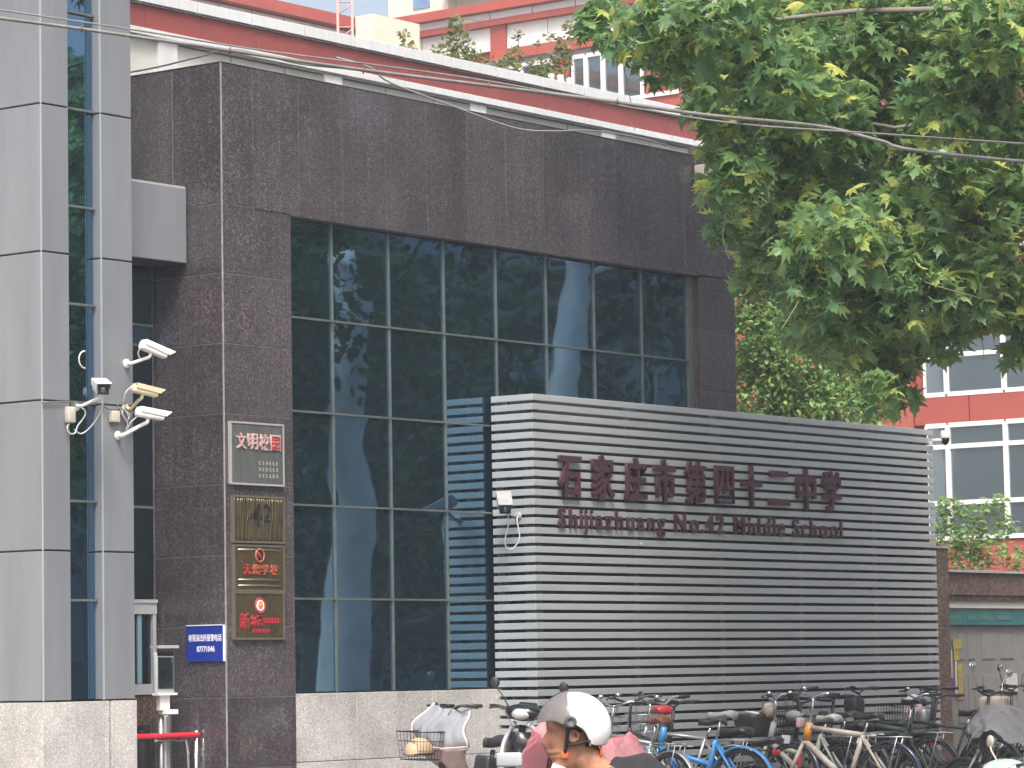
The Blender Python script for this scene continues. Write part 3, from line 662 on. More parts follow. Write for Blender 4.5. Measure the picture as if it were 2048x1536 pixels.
# ------------------------------------------------------------------ louvred screen box
LX0, LX1, LY = 25.213, 32.64, 18.843
lv = thing('louvre_screen', 'pale grey horizontal slat screen box carrying the school name', 'screen', ((LX0 + LX1) / 2, 19.0, GZ))
for a_, b_ in (((LX0 + 0.05, LY + 0.045, GZ), (LX0 + 0.17, LY + 0.16, 4.165)), ((LX1 - 0.17, LY + 0.045, GZ), (LX1 - 0.06, LY + 0.16, 4.165)), ((LX0 + 0.05, 19.24, GZ), (LX0 + 0.13, 19.33, 4.165))):
    MB().box2(a_, b_).build('corner_post', 'post', lv)
for x in (26.9, 28.4, 29.9, 31.4): MB().box2((x, LY + 0.07, GZ), (x + 0.09, LY + 0.16, 4.165)).build('post', 'post', lv)
MB().box2((LX0 + 0.32, LY + 0.20, GZ), (LX1 - 0.03, LY + 0.23, 4.15)).build('back_panel', 'backing', lv)
MB().box2((LX0 + 0.30, LY + 0.20, GZ), (LX0 + 0.32, 19.35, 4.15)).build('back_panel', 'dark', lv)
PIT = 0.0893
sm = MB(); L = LX1 - LX0
sm.prism([(0, -0.031), (0.004, -0.034), (0.024, -0.034), (0.024, 0.025), (0.004, 0.025), (0, 0.022)], (0, 0, 0), (0, 1, 0), (0, 0, 1), L - 0.004)
front = sm.mesh('slat'); front.materials.append(M['slat'])
s2 = MB(); s2.prism([(0, -0.031), (0.004, -0.034), (0.024, -0.034), (0.024, 0.025), (0.004, 0.025), (0, 0.022)], (0, 0, 0), (1, 0, 0), (0, 0, 1), 19.335 - LY - 0.012)
side = s2.mesh('side_slat'); side.materials.append(M['slat'])
sr = random.Random(5)
k = 0
z = 4.152
while z > GZ + 0.05:
    o = link('slat', front, lv); o.location = Vector(((LX0 + LX1) / 2 + 0.002, LY, z)) - Vector(lv.location); o.rotation_euler = (sr.uniform(-1, 1) * 0.012, sr.uniform(-1, 1) * 0.0004, 0)
    o = link('side_slat', side, lv); o.location = Vector((LX0, (LY + 19.335) / 2 + 0.006, z)) - Vector(lv.location); o.rotation_euler = (sr.uniform(-1, 1) * 0.002, sr.uniform(-1, 1) * 0.012, 0)
    z -= PIT

cn = thing('chinese_name_lettering', 'row of ten dark wine red Chinese characters on the slat screen', 'lettering', (28.1, 18.82, 3.4))
words = '石家庄市第四十二中学'
# left edge of each character along the screen, height varies a little as mounted
cx = [25.547, 26.087, 26.633, 27.134, 27.674, 28.21, 28.695, 29.20, 29.737, 30.238]
for ch, a in zip(words, cx):
    w = 0.365; h0, h1 = 3.210, 3.640
    if ch == '二': h0, h1, w = 3.245, 3.60, 0.39
    if ch == '四': h0, h1, w = 3.23, 3.614, 0.33
    if ch == '石': h0, h1 = 3.215, 3.609
    fit_text(cn, 'character', ch, 'wine', 'Y', a, a + w, h0, h1, LY - 0.016, 0.034, 0.021)
for a in cx[:7] + cx[8:]: MB().box2((a + 0.17, LY - 0.032, 3.33), (a + 0.19, LY + 0.002, 3.45)).build('standoff', 'post', cn)
ene = thing('english_name_lettering', 'line of dark wine red Latin letters below the Chinese characters', 'lettering', (28.1, 18.82, 3.0))
e1 = 'Shijiazhuang No.42 Middle School'
tm = text_mesh(e1, 1, 0, 0, 1.0); co = np.array([v.co[:] for v in tm.vertices]); T0, T1 = co[:, 0].min(), co[:, 0].max()
def adv(s):   # right edge of a string set in the same type
    t = text_mesh(s + '.', 1, 0, 0, 1.0); c = np.array([v.co[:] for v in t.vertices]); d = text_mesh('.', 1, 0, 0, 1.0); e = np.array([v.co[:] for v in d.vertices]); return c[:, 0].max() - e[:, 0].max()
for i, ch in enumerate(e1):
    if ch == ' ': continue
    g = text_mesh(ch, 1, 0, 0.012, 1.0); q = np.array([v.co[:] for v in g.vertices]); sc = (30.62 - 25.53) / (T1 - T0); a0 = 25.53 + (adv(e1[:i]) if i else 0) * sc
    hs_ = 0.262
    gw = (q[:, 0].max() - q[:, 0].min()) * sc; gc = a0 + (q[:, 0].min() + q[:, 0].max()) / 2 * sc; gw = max(0.03, gw * 0.80)
    fit_text(ene, 'letter', ch, 'wine', 'Y', gc - gw / 2, gc + gw / 2, 2.935 + q[:, 1].min() * hs_, 2.935 + q[:, 1].max() * hs_, LY - 0.010, 0.018, 0.014)

# brown granite pier and the small shop front on the right
sp = thing('brown_pier', 'narrow brown granite pier beside the right end of the slat screen', 'pier', (32.87, 19.1, GZ))
MB().box2((32.735, 18.93, GZ), (33.0, 19.4, 2.86)).build('core', 'granite_joint', sp)
for a, b in ((GZ, 1.1), (1.1, 2.0), (2.0, 2.87)): slab(sp, 'granite_slab', 'brown', 'Y', 32.72, 33.01, a, b, 18.9, 0.03, 0.004, 0.004); slab(sp, 'granite_slab', 'brown', 'X', 18.905, 19.4, a, b, 32.71, 0.02, 0.004, 0.004)
MB().box2((32.70, 18.88, 2.87), (33.02, 19.42, 2.89)).build('cap', 'kerb', sp)
sh = thing('shop_front', 'small shop front with a brown granite lintel and grey panelled doors', 'shop front', (35.2, 19.3, GZ))
MB().box2((33.03, 19.05, 2.36), (38.0, 19.9, 2.60)).build('lintel_core', 'granite_joint', sh)
for a, b in ((33.02, 34.1), (34.1, 35.2), (35.2, 36.3), (36.3, 37.4)): slab(sh, 'granite_slab', 'brown', 'Y', a, b, 2.352, 2.612, 19.0, 0.04, 0.008, 0.004)
MB().box2((33.0, 18.96, 2.612), (38.0, 19.9, 2.64)).build('coping', 'kerb', sh)
MB().box2((33.02, 19.03, 2.29), (38.0, 19.12, 2.35)).build('lintel_trim', 'brown', sh)
MB().box2((33.02, 19.06, 2.215), (38.0, 19.14, 2.288)).build('lintel_trim', 'olive', sh)
sb = MB().box2((33.02, 19.08, 2.02), (38.0, 19.14, 2.21)).build('signboard', 'teal', sh)
for a, b in ((33.12, 33.52), (33.62, 33.66), (33.72, 33.9), (34.0, 34.25), (34.4, 34.7)): MB().box2((a, 19.075, 2.08), (b, 19.081, 2.13)).build('faded_lettering', 'teal_text', sh)
MB().box2((33.02, 19.16, GZ), (38.0, 19.3, 2.02)).build('door_core', 'door_line', sh)
for a, b in ((33.03, 34.0), (34.0, 34.97), (34.97, 35.94), (35.94, 36.9)):
    d = slab(sh, 'door', 'door', 'Y', a, b, GZ, 2.015, 19.13, 0.03, 0.006, 0.004)
    for (u0, u1) in ((a + 0.42 * 0 + 0.50, a + 0.68), (a + 0.74, a + 0.92)) if a < 33.5 else ((a + 0.10, a + 0.44), (a + 0.53, a + 0.87)):
        for z0, z1 in ((1.62, 1.93), (0.9, 1.45)): slab(d, 'door_moulding', 'door_line', 'Y', u0, u1, z0, z1, 19.122, 0.01, 0.0, 0.006); slab(d, 'door_field', 'door', 'Y', u0 + 0.015, u1 - 0.015, z0 + 0.015, z1 - 0.015, 19.119, 0.01, 0.0, 0.002)
POST = [(33.03, 33.13, 1.77, 1.85, 'poster_b', 'small dark blue notice at the top left of the grey shop door'), (33.17, 33.36, 1.75, 1.86, 'poster_y', 'topmost yellow notice on the grey shop door'), (33.18, 33.30, 1.62, 1.745, 'poster_y', 'short yellow notice just below the topmost yellow one'), (33.04, 33.14, 1.61, 1.73, 'poster_w', 'pale paper notice under the small dark blue one'), (33.05, 33.13, 1.43, 1.60, 'poster_w', 'pale paper notice above the purple strip by the brown pier'), (33.06, 33.17, 1.24, 1.42, 'poster_p', 'purple strip poster beside the brown pier'), (33.20, 33.24, 1.2, 1.615, 'poster_w', 'narrow white paper strip beside the long yellow column'), (33.26, 33.36, 1.18, 1.58, 'poster_y', 'long column of yellow print on the grey shop door'), (34.36, 34.64, 1.22, 1.46, 'poster_w', 'pale poster printed with rows of small figures')]
for a, b, z0, z1, m_, lb in POST: tag(MB().box2((a + 0.26, 19.110, z0), (b + 0.26, 19.116, z1)).build('poster', m_), lb, 'poster', 'posters on the shop door')
bs = thing('blue_canopy', 'small rounded navy blue canopy behind the brown pier', 'canopy', (36.5, 21.6, GZ))
MB().lathe((36.62, 21.4, 2.55), (0, 1, 0), [(0.0, 0), (0.42, 0.0), (0.44, 0.05), (0.44, 0.6), (0.0, 0.6)], 24).build('awning', 'blue', bs)
MB().tube([(36.62, 21.9, GZ), (36.62, 21.9, 2.6)], 0.04).build('post', 'steel', bs)

# ------------------------------------------------------------------ plaques and signs on the granite pier
def plaque(name, label, x0, x1, z0, z1, face_mat, rim_mat, th=0.025):
    t = thing(name, label, 'plaque', ((x0 + x1) / 2, 19.27, z0))
    MB().box2((x0, 19.28 - th, z0), (x1, 19.279, z1)).build('plate', face_mat, t)
    r = MB(); w = 0.010; y0, y1 = 19.28 - th - 0.006, 19.279
    r.box2((x0 - 0.004, y0, z1 - w), (x1 + 0.004, y1, z1 + 0.006)); r.box2((x0 - 0.004, y0, z0 - 0.006), (x1 + 0.004, y1, z0 + w)); r.box2((x0 - 0.006, y0 + 0.001, z0), (x0 + w, y1, z1)); r.box2((x1 - w, y0 + 0.001, z0), (x1 + 0.006, y1, z1))
    r.build('rim', rim_mat, t); return t
PY = 19.255
p1 = plaque('stone_plaque', 'dark slate plaque with pale red Chinese characters, topmost of the four on the granite pier', 21.445, 22.13, 3.225, 3.755, 'slate', 'lettergrey')
for i, ch in enumerate('文明校园'):
    a = 21.51 + i * 0.148; fit_text(p1, 'character', ch, 'letterpink', 'Y', a, a + 0.128, 3.525, 3.665, PY, 0.012, 0.018)
fit_text(p1, 'red_character', '园', 'letterred', 'Y', 21.51 + 3 * 0.148 + 0.012, 21.51 + 3 * 0.148 + 0.118, 3.533, 3.64, PY - 0.011, 0.004, 0.0)
rr = random.Random(2)
for row in range(3):
    tx = MB()
    for i in range(6): 
        a = 21.80 + i * 0.045; z = 3.40 - row * 0.055
        for q in range(3): tx.box2((a + rr.uniform(0, 0.01), PY - 0.002, z + q * 0.011), (a + rr.uniform(0.02, 0.034), PY + 0.001, z + q * 0.011 + 0.005))
        tx.box2((a + 0.012, PY - 0.0025, z - 0.003), (a + 0.017, PY + 0.001, z + 0.032))
    tx.build('small_print', 'lettergrey', p1)
p2 = plaque('relief_plaque', 'brass plaque of vertical relief with a dark number 42 below the slate plaque', 21.47, 22.128, 2.728, 3.122, 'brass_relief', 'brass_rim')
fit_text(p2, 'number', '4', 'letterblack', 'Y', 21.66, 21.83, 2.86, 3.06, PY, 0.008, 0.006)
fit_text(p2, 'number', '2', 'letterblack', 'Y', 21.85, 21.95, 2.90, 3.06, PY, 0.008, 0.01)
rv = random.Random(8); rl = MB()
for i in range(26):
    x = 21.49 + i * 0.0245 + rv.uniform(-0.005, 0.005); rl.tube(smooth_path([(x + rv.uniform(-0.006, 0.006), PY - 0.002, 2.745), (x + rv.uniform(-0.012, 0.012), PY - 0.004, 2.86), (x + rv.uniform(-0.012, 0.012), PY - 0.004, 2.98), (x + rv.uniform(-0.006, 0.006), PY - 0.002, 3.105)], 3), rv.uniform(0.003, 0.006), 5)
rl.build('relief', 'brass', p2)
p3 = plaque('no_smoking_plaque', 'brass plaque with a struck-out round emblem and four orange characters', 21.475, 22.12, 2.312, 2.70, 'brass', 'brass_rim')
MB().torus((21.80, PY - 0.004, 2.615), (0, 1, 0), 0.055, 0.009, 20, 6).build('emblem_ring', 'letterorange', p3)
MB().lathe((21.80, PY, 2.615), (0, -1, 0), [(0.0, 0.002), (0.05, 0.002), (0.05, 0)], 20).build('emblem_disc', 'wine', p3)
MB().tube([(21.762, PY - 0.006, 2.652), (21.838, PY - 0.006, 2.578)], 0.006, 6).build('emblem_bar', 'letterorange', p3)
for i, ch in enumerate('无烟学校'):
    a = 21.59 + i * 0.115; fit_text(p3, 'character', ch, 'letterorange' if i else 'letterred', 'Y', a, a + 0.092, 2.45, 2.54, PY, 0.010, 0.016)
for z, c_ in ((2.405, 'brass_rim'), (2.355, 'brass_rim'), (2.662, 'brass_rim')): MB().tube([(21.52, PY - 0.001, z), (21.80, PY - 0.003, z + 0.004), (22.07, PY - 0.001, z - 0.002)], 0.008, 6).build('relief_bar', c_, p3)
p4 = plaque('emblem_plaque', 'dark brass plaque with an oval red and white crest and red lettering, lowest of four', 21.472, 22.112, 1.90, 2.298, 'brass', 'brass_rim')
MB().lathe((21.80, PY, 2.185), (0, -1, 0), [(0.0, 0.004), (0.060, 0.004), (0.060, 0)], 24).build('crest_disc', 'letterpink', p4).scale = (1, 1, 1.0)
MB().torus((21.80, PY - 0.003, 2.185), (0, 1, 0), 0.064, 0.007, 24, 6).build('crest_ring', 'letterred', p4)
MB().torus((21.80, PY - 0.005, 2.185), (0, 1, 0), 0.040, 0.007, 20, 6).build('crest_inner_ring', 'letterwhite', p4)
MB().lathe((21.812, PY - 0.004, 2.185), (0, -1, 0), [(0.0, 0.003), (0.03, 0.003), (0.03, 0)], 16).build('crest_heart', 'orange', p4)
fit_text(p4, 'character', '新', 'letterred', 'Y', 21.535, 21.655, 1.985, 2.125, PY, 0.008, 0.014)
fit_text(p4, 'character', '城', 'letterred', 'Y', 21.675, 21.815, 2.005, 2.105, PY, 0.008, 0.012)
for (a, b, z0, z1) in ((21.835, 22.055, 2.035, 2.085), (21.70, 21.93, 1.955, 1.99)):
    tx = MB(); n = 6; w = (b - a) / n
    for i in range(n):
        for q in range(3): tx.box2((a + i * w + 0.003, PY - 0.003, z0 + q * (z1 - z0) / 3), (a + (i + 1) * w - 0.005, PY + 0.001, z0 + q * (z1 - z0) / 3 + (z1 - z0) * 0.2))
        tx.box2((a + i * w + w * 0.4, PY - 0.0035, z0), (a + i * w + w * 0.58, PY + 0.001, z1))
    tx.build('small_print', 'letterred', p4)
    MB().box2((a - 0.004, PY - 0.001, z0 - 0.006), (b + 0.004, PY + 0.001, z1 + 0.006)).build('print_ground', 'wine', p4)
ps = thing('police_phone_sign', 'blue sign with white characters and a phone number on the granite side wall', 'sign', (21.38, 19.5, 1.71))
MB().box2((21.372, 19.295, 1.715), (21.388, 19.72, 2.02)).build('board', 'blue', ps)
e_ = MB(); e_.box2((21.368, 19.288, 1.715), (21.39, 19.297, 2.024)); e_.box2((21.368, 19.288, 2.018), (21.39, 19.722, 2.026)); e_.build('edge_trim', 'letterwhite', ps)
for i, ch in enumerate('裕强派出所报警电话'):
    a = 19.695 - i * 0.0425; fit_text(ps, 'character', ch, 'letterwhite', 'X', a - 0.040, a, 1.885, 1.945, 21.372, 0.002, 0.012)
fit_text(ps, 'phone_number', '87771046', 'letterwhite', 'X', 19.395, 19.60, 1.795, 1.845, 21.372, 0.002, 0.016)

# ------------------------------------------------------------------ security cameras
def bullet_camera(name, label, base, nrm, pos, aim, m='camwhite', L=0.30, rad=0.05, cable=None, cat='security camera', arm_r=0.014):
    """base: where the bracket meets the wall; pos: middle of the housing; aim: viewing direction"""
    t = thing(name, label, cat, base); base, pos = Vector(base), Vector(pos); d = Vector(aim).normalized(); up = Vector((0, 0, 1)); u = d.cross(up).normalized(); w = u.cross(d)
    rot = Matrix((d, u, w)).transposed()
    MB().rbox(pos, (L, rad * 1.75, rad * 1.6), rad * 0.42, rot).build('housing', m, t)
    hd = MB(); hp = pos + w * rad * 0.9 + d * 0.03
    hd.prism([(-L * 0.53, 0), (L * 0.58, 0), (L * 0.58, 0.006), (-L * 0.53, 0.010)], hp, d, w, rad * 2.05)
    hd.prism([(-L * 0.53, 0), (L * 0.58, 0), (L * 0.40, -rad * 0.9), (-L * 0.53, -rad * 0.7)], hp + u * rad * 1.03, d, w, 0.004); hd.prism([(-L * 0.53, 0), (L * 0.58, 0), (L * 0.40, -rad * 0.9), (-L * 0.53, -rad * 0.7)], hp - u * rad * 1.03, d, w, 0.004)
    hd.build('sun_shield', m, t)
    fr = MB(); fr.rbox(pos + d * (L / 2 + 0.002), (0.012, rad * 1.6, rad * 1.45), 0.005, rot); f = fr.build('front_plate', 'blackgloss', t)
    MB().lathe(pos + d * (L / 2 + 0.008), d, [(0.0, 0.010), (rad * 0.4, 0.008), (rad * 0.45, 0.0)], 14).build('lens', 'screen', f)
    nb = Vector(nrm).normalized(); el = pos - w * rad * 1.5 - d * 0.02
    MB().tube(smooth_path([base + nb * 0.01, base + nb * 0.07, base.lerp(el, 0.75) + Vector((0, 0, -0.005)), el, pos - w * rad * 0.7 - d * 0.02], 4), arm_r, 8).build('bracket_arm', m, t)
    MB().lathe(base, nb, [(0.0, 0.0), (0.038, 0.0), (0.038, 0.014), (0.02, 0.022), (0.0, 0.022)], 14).build('bracket_base', m, t)
    if cable: MB().tube(smooth_path(cable, 5), 0.006, 6).build('cable', 'cablewhite', t)
    return t
bullet_camera('security_camera', 'topmost white bullet camera on the grey pillar, pointing right', (20.19, 19.28, 4.175), (0, -1, 0), (20.32, 19.09, 4.285), (0.90, -0.25, -0.30), 'camwhite', 0.26, 0.046, [(20.25, 19.13, 4.32), (20.20, 19.12, 4.30), (20.20, 19.15, 4.25), (20.25, 19.16, 4.19)])
bullet_camera('security_camera', 'white box camera looking towards the street beside the glass strip', (19.60, 19.28, 3.79), (0, -1, 0), (19.58, 18.98, 3.925), (-0.55, -0.78, -0.22), 'camwhite', 0.24, 0.058, [(19.66, 19.05, 3.94), (19.73, 19.10, 3.80), (19.73, 19.2, 3.66), (19.65, 19.26, 3.57), (19.57, 19.27, 3.60)])
bullet_camera('security_camera', 'cream yellow bullet camera below the topmost white one on the grey pillar', (20.18, 19.28, 3.80), (0, -1, 0), (20.19, 19.07, 3.935), (0.93, -0.30, -0.16), 'camcream', 0.24, 0.042, [(20.09, 19.12, 3.97), (20.05, 19.15, 3.92), (20.07, 19.2, 3.84)])
bullet_camera('security_camera', 'lowest white bullet camera on a long bracket arm on the grey pillar', (20.08, 19.28, 3.575), (0, -1, 0), (20.25, 19.07, 3.745), (0.94, -0.28, -0.12), 'camwhite', 0.26, 0.045, [(20.16, 19.1, 3.74), (20.12, 19.16, 3.68), (20.15, 19.24, 3.60)], arm_r=0.017)
bullet_camera('security_camera', 'grey white bullet camera on the side of the slat screen above a cable loop', (25.213, 19.03, 3.035), (-1, 0, 0), (24.98, 19.02, 3.15), (-0.62, -0.55, -0.40), 'boxgrey', 0.28, 0.066, [(25.02, 19.02, 3.09), (25.0, 18.99, 2.95), (24.99, 19.03, 2.78), (25.05, 19.0, 2.72), (25.10, 18.94, 2.82), (25.08, 18.95, 2.98), (25.16, 19.0, 3.03)])
bullet_camera('security_camera', 'white camera on an arm at the right top corner of the granite block', (29.10, 19.28, 6.70), (0, -1, 0), (28.93, 18.98, 6.73), (0.9, -0.3, 0.12), 'camwhite', 0.34, 0.04)
jb = thing('junction_box', 'beige junction box hanging under the box camera beside the glass strip', 'junction box', (19.507, 19.25, 3.64))
MB().rbox((19.507, 19.252, 3.715), (0.085, 0.055, 0.13), 0.01).build('case', 'boxbeige', jb); MB().box2((19.535, 19.23, 3.78), (19.56, 19.275, 3.83)).build('bracket', 'steel', jb)
MB().tube(smooth_path([(19.50, 19.25, 3.65), (19.47, 19.25, 3.61), (19.50, 19.25, 3.565), (19.56, 19.25, 3.57), (19.60, 19.26, 3.63), (19.67, 19.25, 3.71), (19.66, 19.24, 3.76), (19.60, 19.25, 3.79)], 5), 0.006, 6).build('cable', 'cablewhite', jb)
jb2 = thing('junction_box', 'beige junction box on the pillar beside the tangled camera cables', 'junction box', (20.02, 19.25, 3.67))
MB().rbox((20.02, 19.252, 3.725), (0.09, 0.055, 0.095), 0.01).build('case', 'boxbeige', jb2); MB().box2((20.0, 19.235, 3.672), (20.05, 19.262, 3.68)).build('gland', 'black', jb2)
jb3 = thing('junction_box', 'brown grey box at the right top corner of the granite block', 'junction box', (28.72, 19.2, 6.57))
MB().rbox((28.72, 19.20, 6.66), (0.20, 0.12, 0.19), 0.012).build('case', 'boxbeige', jb3); MB().tube(smooth_path([(28.70, 19.2, 6.75), (28.69, 19.19, 6.85), (28.74, 19.2, 6.93), (28.80, 19.3, 6.90)], 4), 0.008, 6).build('cable', 'cable', jb3)
ct = thing('cable_run', 'thin black cable running across the pillar to a knot of camera wires', 'cable', (19.9, 19.26, 3.7))
rc = random.Random(6)
MB().tube(smooth_path([(19.20, 19.262, 3.80), (19.42, 19.262, 3.815), (19.62, 19.262, 3.82), (19.86, 19.262, 3.828), (19.93, 19.25, 3.79), (20.02, 19.25, 3.785), (20.10, 19.25, 3.80), (20.20, 19.25, 3.79), (20.27, 19.26, 3.77)], 4), 0.007, 6).build('run', 'cable', ct)
for i in range(7):
    a = Vector((20.08 + rc.uniform(0, 0.06), 19.245, 3.79 + rc.uniform(-0.02, 0.03))); b = Vector((20.10 + rc.uniform(0, 0.09), 19.245, 3.60 + rc.uniform(0, 0.08)))
    MB().tube(smooth_path([a, a.lerp(b, 0.3) + Vector((rc.uniform(-0.05, 0.05), -0.02, 0)), a.lerp(b, 0.7) + Vector((rc.uniform(-0.04, 0.04), -0.015, 0)), b], 4), 0.0045, 5).build('loose_wire', 'cable' if i % 3 else 'cablewhite', ct)
MB().torus((20.09, 19.24, 3.82), (0.2, 1, 0.2), 0.04, 0.005, 16, 5).build('coil', 'cable', ct)
MB().torus((19.73, 19.30, 4.18), (0, 1, 0), 0.07, 0.007, 20, 6, PI * 0.5, PI * 1.5, u=(1, 0, 0)).build('loop', 'cablewhite', ct)

def dome_camera(label, base, nrm, drop):
    t = thing('dome_camera', label, 'dome camera', base); b = Vector(base); n_ = Vector(nrm)
    MB().tube([b, b + n_ * 0.12], 0.02, 8).build('bracket_arm', 'camwhite', t)
    p = b + n_ * 0.15
    MB().lathe(p + Vector((0, 0, 0.03)), (0, 0, 1), [(0, 0.08), (0.045, 0.075), (0.052, 0.0), (0.05, -0.01), (0, -0.01)], 16).build('cap', 'camwhite', t)
    MB().ell(p + Vector((0, 0, 0.02)), (0.048, 0.048, -0.075), None, 16, 8, 0.0).build('dome', 'blackgloss', t)
    MB().box2((b.x - 0.06, b.y - 0.01, b.z - 0.05), (b.x + 0.02, b.y + 0.06, b.z - 0.01)).build('mount', 'camwhite', t)
dome_camera('white dome camera at the right top end of the slat screen', (32.60, 18.835, 4.06), (0.62, -0.78, 0), 0)
rd = thing('roof_camera', 'white twin arched camera standing on the white eaves', 'dome camera', (30.15, 22.02, 8.15))
MB().tube(smooth_path([(30.15, 22.05, 8.15), (30.15, 22.05, 8.21), (30.10, 22.05, 8.255), (30.02, 22.05, 8.26), (29.96, 22.05, 8.21), (29.95, 22.05, 8.16)], 4), [0.03] * 26, 8).build('left_arm', 'camwhite', rd) if False else None
MB().torus((30.04, 22.05, 8.19), (0, 1, 0), 0.085, 0.032, 14, 8, 0, PI, u=(1, 0, 0)).build('arch', 'camwhite', rd)
MB().torus((30.22, 22.05, 8.20), (0, 1, 0), 0.075, 0.030, 14, 8, 0, PI, u=(1, 0, 0)).build('arch', 'camwhite', rd)
MB().tube([(30.13, 22.05, 8.14), (30.13, 22.05, 8.23)], 0.035, 8).build('stem', 'camwhite', rd)
for x in (29.955, 30.295): MB().ell((x, 22.05, 8.19), (0.038, 0.038, 0.035)).build('dome', 'camwhite', rd)

# face terminal, barrier rail
ft = thing('face_terminal', 'grey face recognition terminal on a bracket beside the granite wall', 'terminal', (20.97, 19.6, 1.25))
MB().rbox((20.975, 19.62, 1.62), (0.235, 0.05, 0.36), 0.02).build('case', 'termgrey', ft)
MB().box2((20.88, 19.590, 1.49), (21.07, 19.597, 1.755)).build('screen', 'screen', ft)
MB().box2((20.875, 19.592, 1.765), (21.075, 19.596, 1.80)).build('sensor_window', 'blackgloss', ft)
MB().box2((20.855, 19.565, 1.83), (21.11, 19.66, 1.855)).build('rain_hood', 'termgrey', ft); MB().box2((20.855, 19.57, 1.435), (21.095, 19.64, 1.455)).build('lower_trim', 'camwhite', ft)
MB().box2((20.91, 19.60, 1.31), (21.03, 19.64, 1.435)).build('bracket', 'camwhite', ft); MB().box2((20.95, 19.56, 1.275), (21.09, 19.66, 1.315)).build('foot', 'camwhite', ft)
MB().tube([(20.98, 19.66, GZ), (20.98, 19.66, 1.35)], 0.03, 10).build('pole', 'steel', ft)
br = thing('barrier_rail', 'red padded barrier rail with steel legs at the entrance', 'barrier', (20.95, 19.6, GZ))
MB().rbox((20.80, 19.60, 1.095), (1.16, 0.06, 0.045), 0.018).build('padded_rail', 'redpad', br)
for x in (20.30, 21.35): MB().tube([(x, 19.60, GZ), (x, 19.60, 1.13)], 0.02, 10).build('leg', 'chrome', br)
MB().tube(smooth_path([(20.85, 19.62, 1.06), (21.15, 19.62, 1.05), (21.26, 19.62, 0.98), (21.28, 19.62, GZ)], 5), 0.017, 8).build('hoop', 'chrome', br)
tb = thing('turnstile_post', 'round stainless steel post behind the red barrier rail', 'post', (21.2, 19.85, GZ))
MB().lathe((21.20, 19.85, GZ), (0, 0, 1), [(0.085, 0), (0.085, 1.07), (0.075, 1.085), (0, 1.085)], 20).build('post', 'steel', tb)
MB().box2((20.35, 19.9, GZ), (21.10, 20.02, 1.18)).build('cabinet', 'blackgloss', tb)

# ------------------------------------------------------------------ overhead cables
def wire(label, pts, r, m='cable', ext=True):
    t = thing('overhead_cable', label, 'cable', pts[0]); MB().tube(smooth_path(pts, 6), r, 6).build('strand', m, t); return t
w1 = wire('thick bundled overhead cable sagging across the top of the facades into the plane tree', [(8.0, 28.4, 8.6), (14.9, 19.5, 6.75), (16.58, 17.34, 6.32), (17.07, 16.71, 6.2), (17.72, 15.88, 6.03), (18.24, 15.21, 5.89), (19.31, 13.83, 5.64), (19.77, 13.24, 5.52), (20.71, 12.83, 5.50), (20.98, 12.49, 5.39), (21.3, 12.09, 5.28), (24.9, 10.9, 5.3)], 0.014)
w2 = wire('thin upper overhead cable running beside the thick bundled one', [(8.0, 28.6, 8.9), (14.9, 19.7, 6.88), (16.72, 17.48, 6.42), (17.42, 16.57, 6.23), (17.98, 15.86, 6.07), (18.52, 15.16, 5.94), (19.05, 14.48, 5.8), (19.98, 13.3, 5.51), (20.81, 12.22, 5.38), (25.0, 10.9, 5.5)], 0.007)
for x, y, z in ((17.07, 16.71, 6.2), (17.72, 15.88, 6.03), (18.30, 15.13, 5.87), (18.85, 14.43, 5.75), (19.40, 13.7, 5.62)):
    MB().torus((x, y, z), (0.6, -0.8, -0.15), 0.02, 0.006, 12, 5).build('cable_tie', 'rust', w1)
w3 = thing('facade_cable', 'loose pale cable drooping along the top of the granite facade', 'cable', (24, 19.2, 6.9))
MB().tube(smooth_path([(22.9, 19.24, 7.10), (23.32, 19.2, 7.06), (23.6, 19.2, 6.96), (24.48, 19.2, 6.86), (25.48, 19.2, 6.764), (26.13, 19.2, 6.81), (26.71, 19.2, 6.885), (27.4, 19.24, 6.92), (28.2, 19.3, 6.92)], 6), 0.009, 6).build('strand', mat('dusty_cable', (0.26, 0.26, 0.25), 0.6), w3)
w4 = thing('facade_cable', 'thin dark cable drooping along the eave above the granite corner', 'cable', (22, 19.5, 6.9))
MB().tube(smooth_path([(21.42, 21.4, 6.91), (21.42, 20.2, 6.91), (21.45, 19.6, 6.95), (21.6, 19.3, 7.0), (22.4, 19.26, 6.98), (23.0, 19.26, 7.02)], 6), 0.008, 6).build('strand', 'cable', w4)
tag(MB().ell((26.93, 18.835, 2.80), (0.016, 0.006, 0.014)).build('sticker', 'camwhite'), 'tiny white sticker dot on the slat screen below the lettering', 'sticker')

# ------------------------------------------------------------------ trees
_half = [(0.10, -0.08), (0.32, -0.05), (0.20, 0.08), (0.54, 0.15), (0.27, 0.25), (0.60, 0.55), (0.34, 0.46), (0.20, 0.47), (0.22, 0.68), (0.10, 0.74)]
PLANE = [(0, 0.0)] + _half + [(0, 1.0)] + [(-x, y) for x, y in reversed(_half)]
SMALL = [(0, 0), (0.28, 0.30), (0.22, 0.68), (0, 1.0), (-0.22, 0.68), (-0.28, 0.30)]
GINK = [(0, 0), (0.45, 0.55), (0.20, 0.82), (-0.20, 0.82), (-0.45, 0.55)]

def leaf_proto(out, curl):
    """leaf blade as a fan round its middle, drooping to the tips and folded along the midrib"""
    vs = [(0, 0.38, 0.02)]
    for x, y in out: vs.append((x, y, -curl * (x * x * 1.1 + (y - 0.35) ** 2 * 0.55) + 0.10 * abs(x)))
    n = len(out); return np.array(vs, float), [(0, 1 + i, 1 + (i + 1) % n) for i in range(n)]

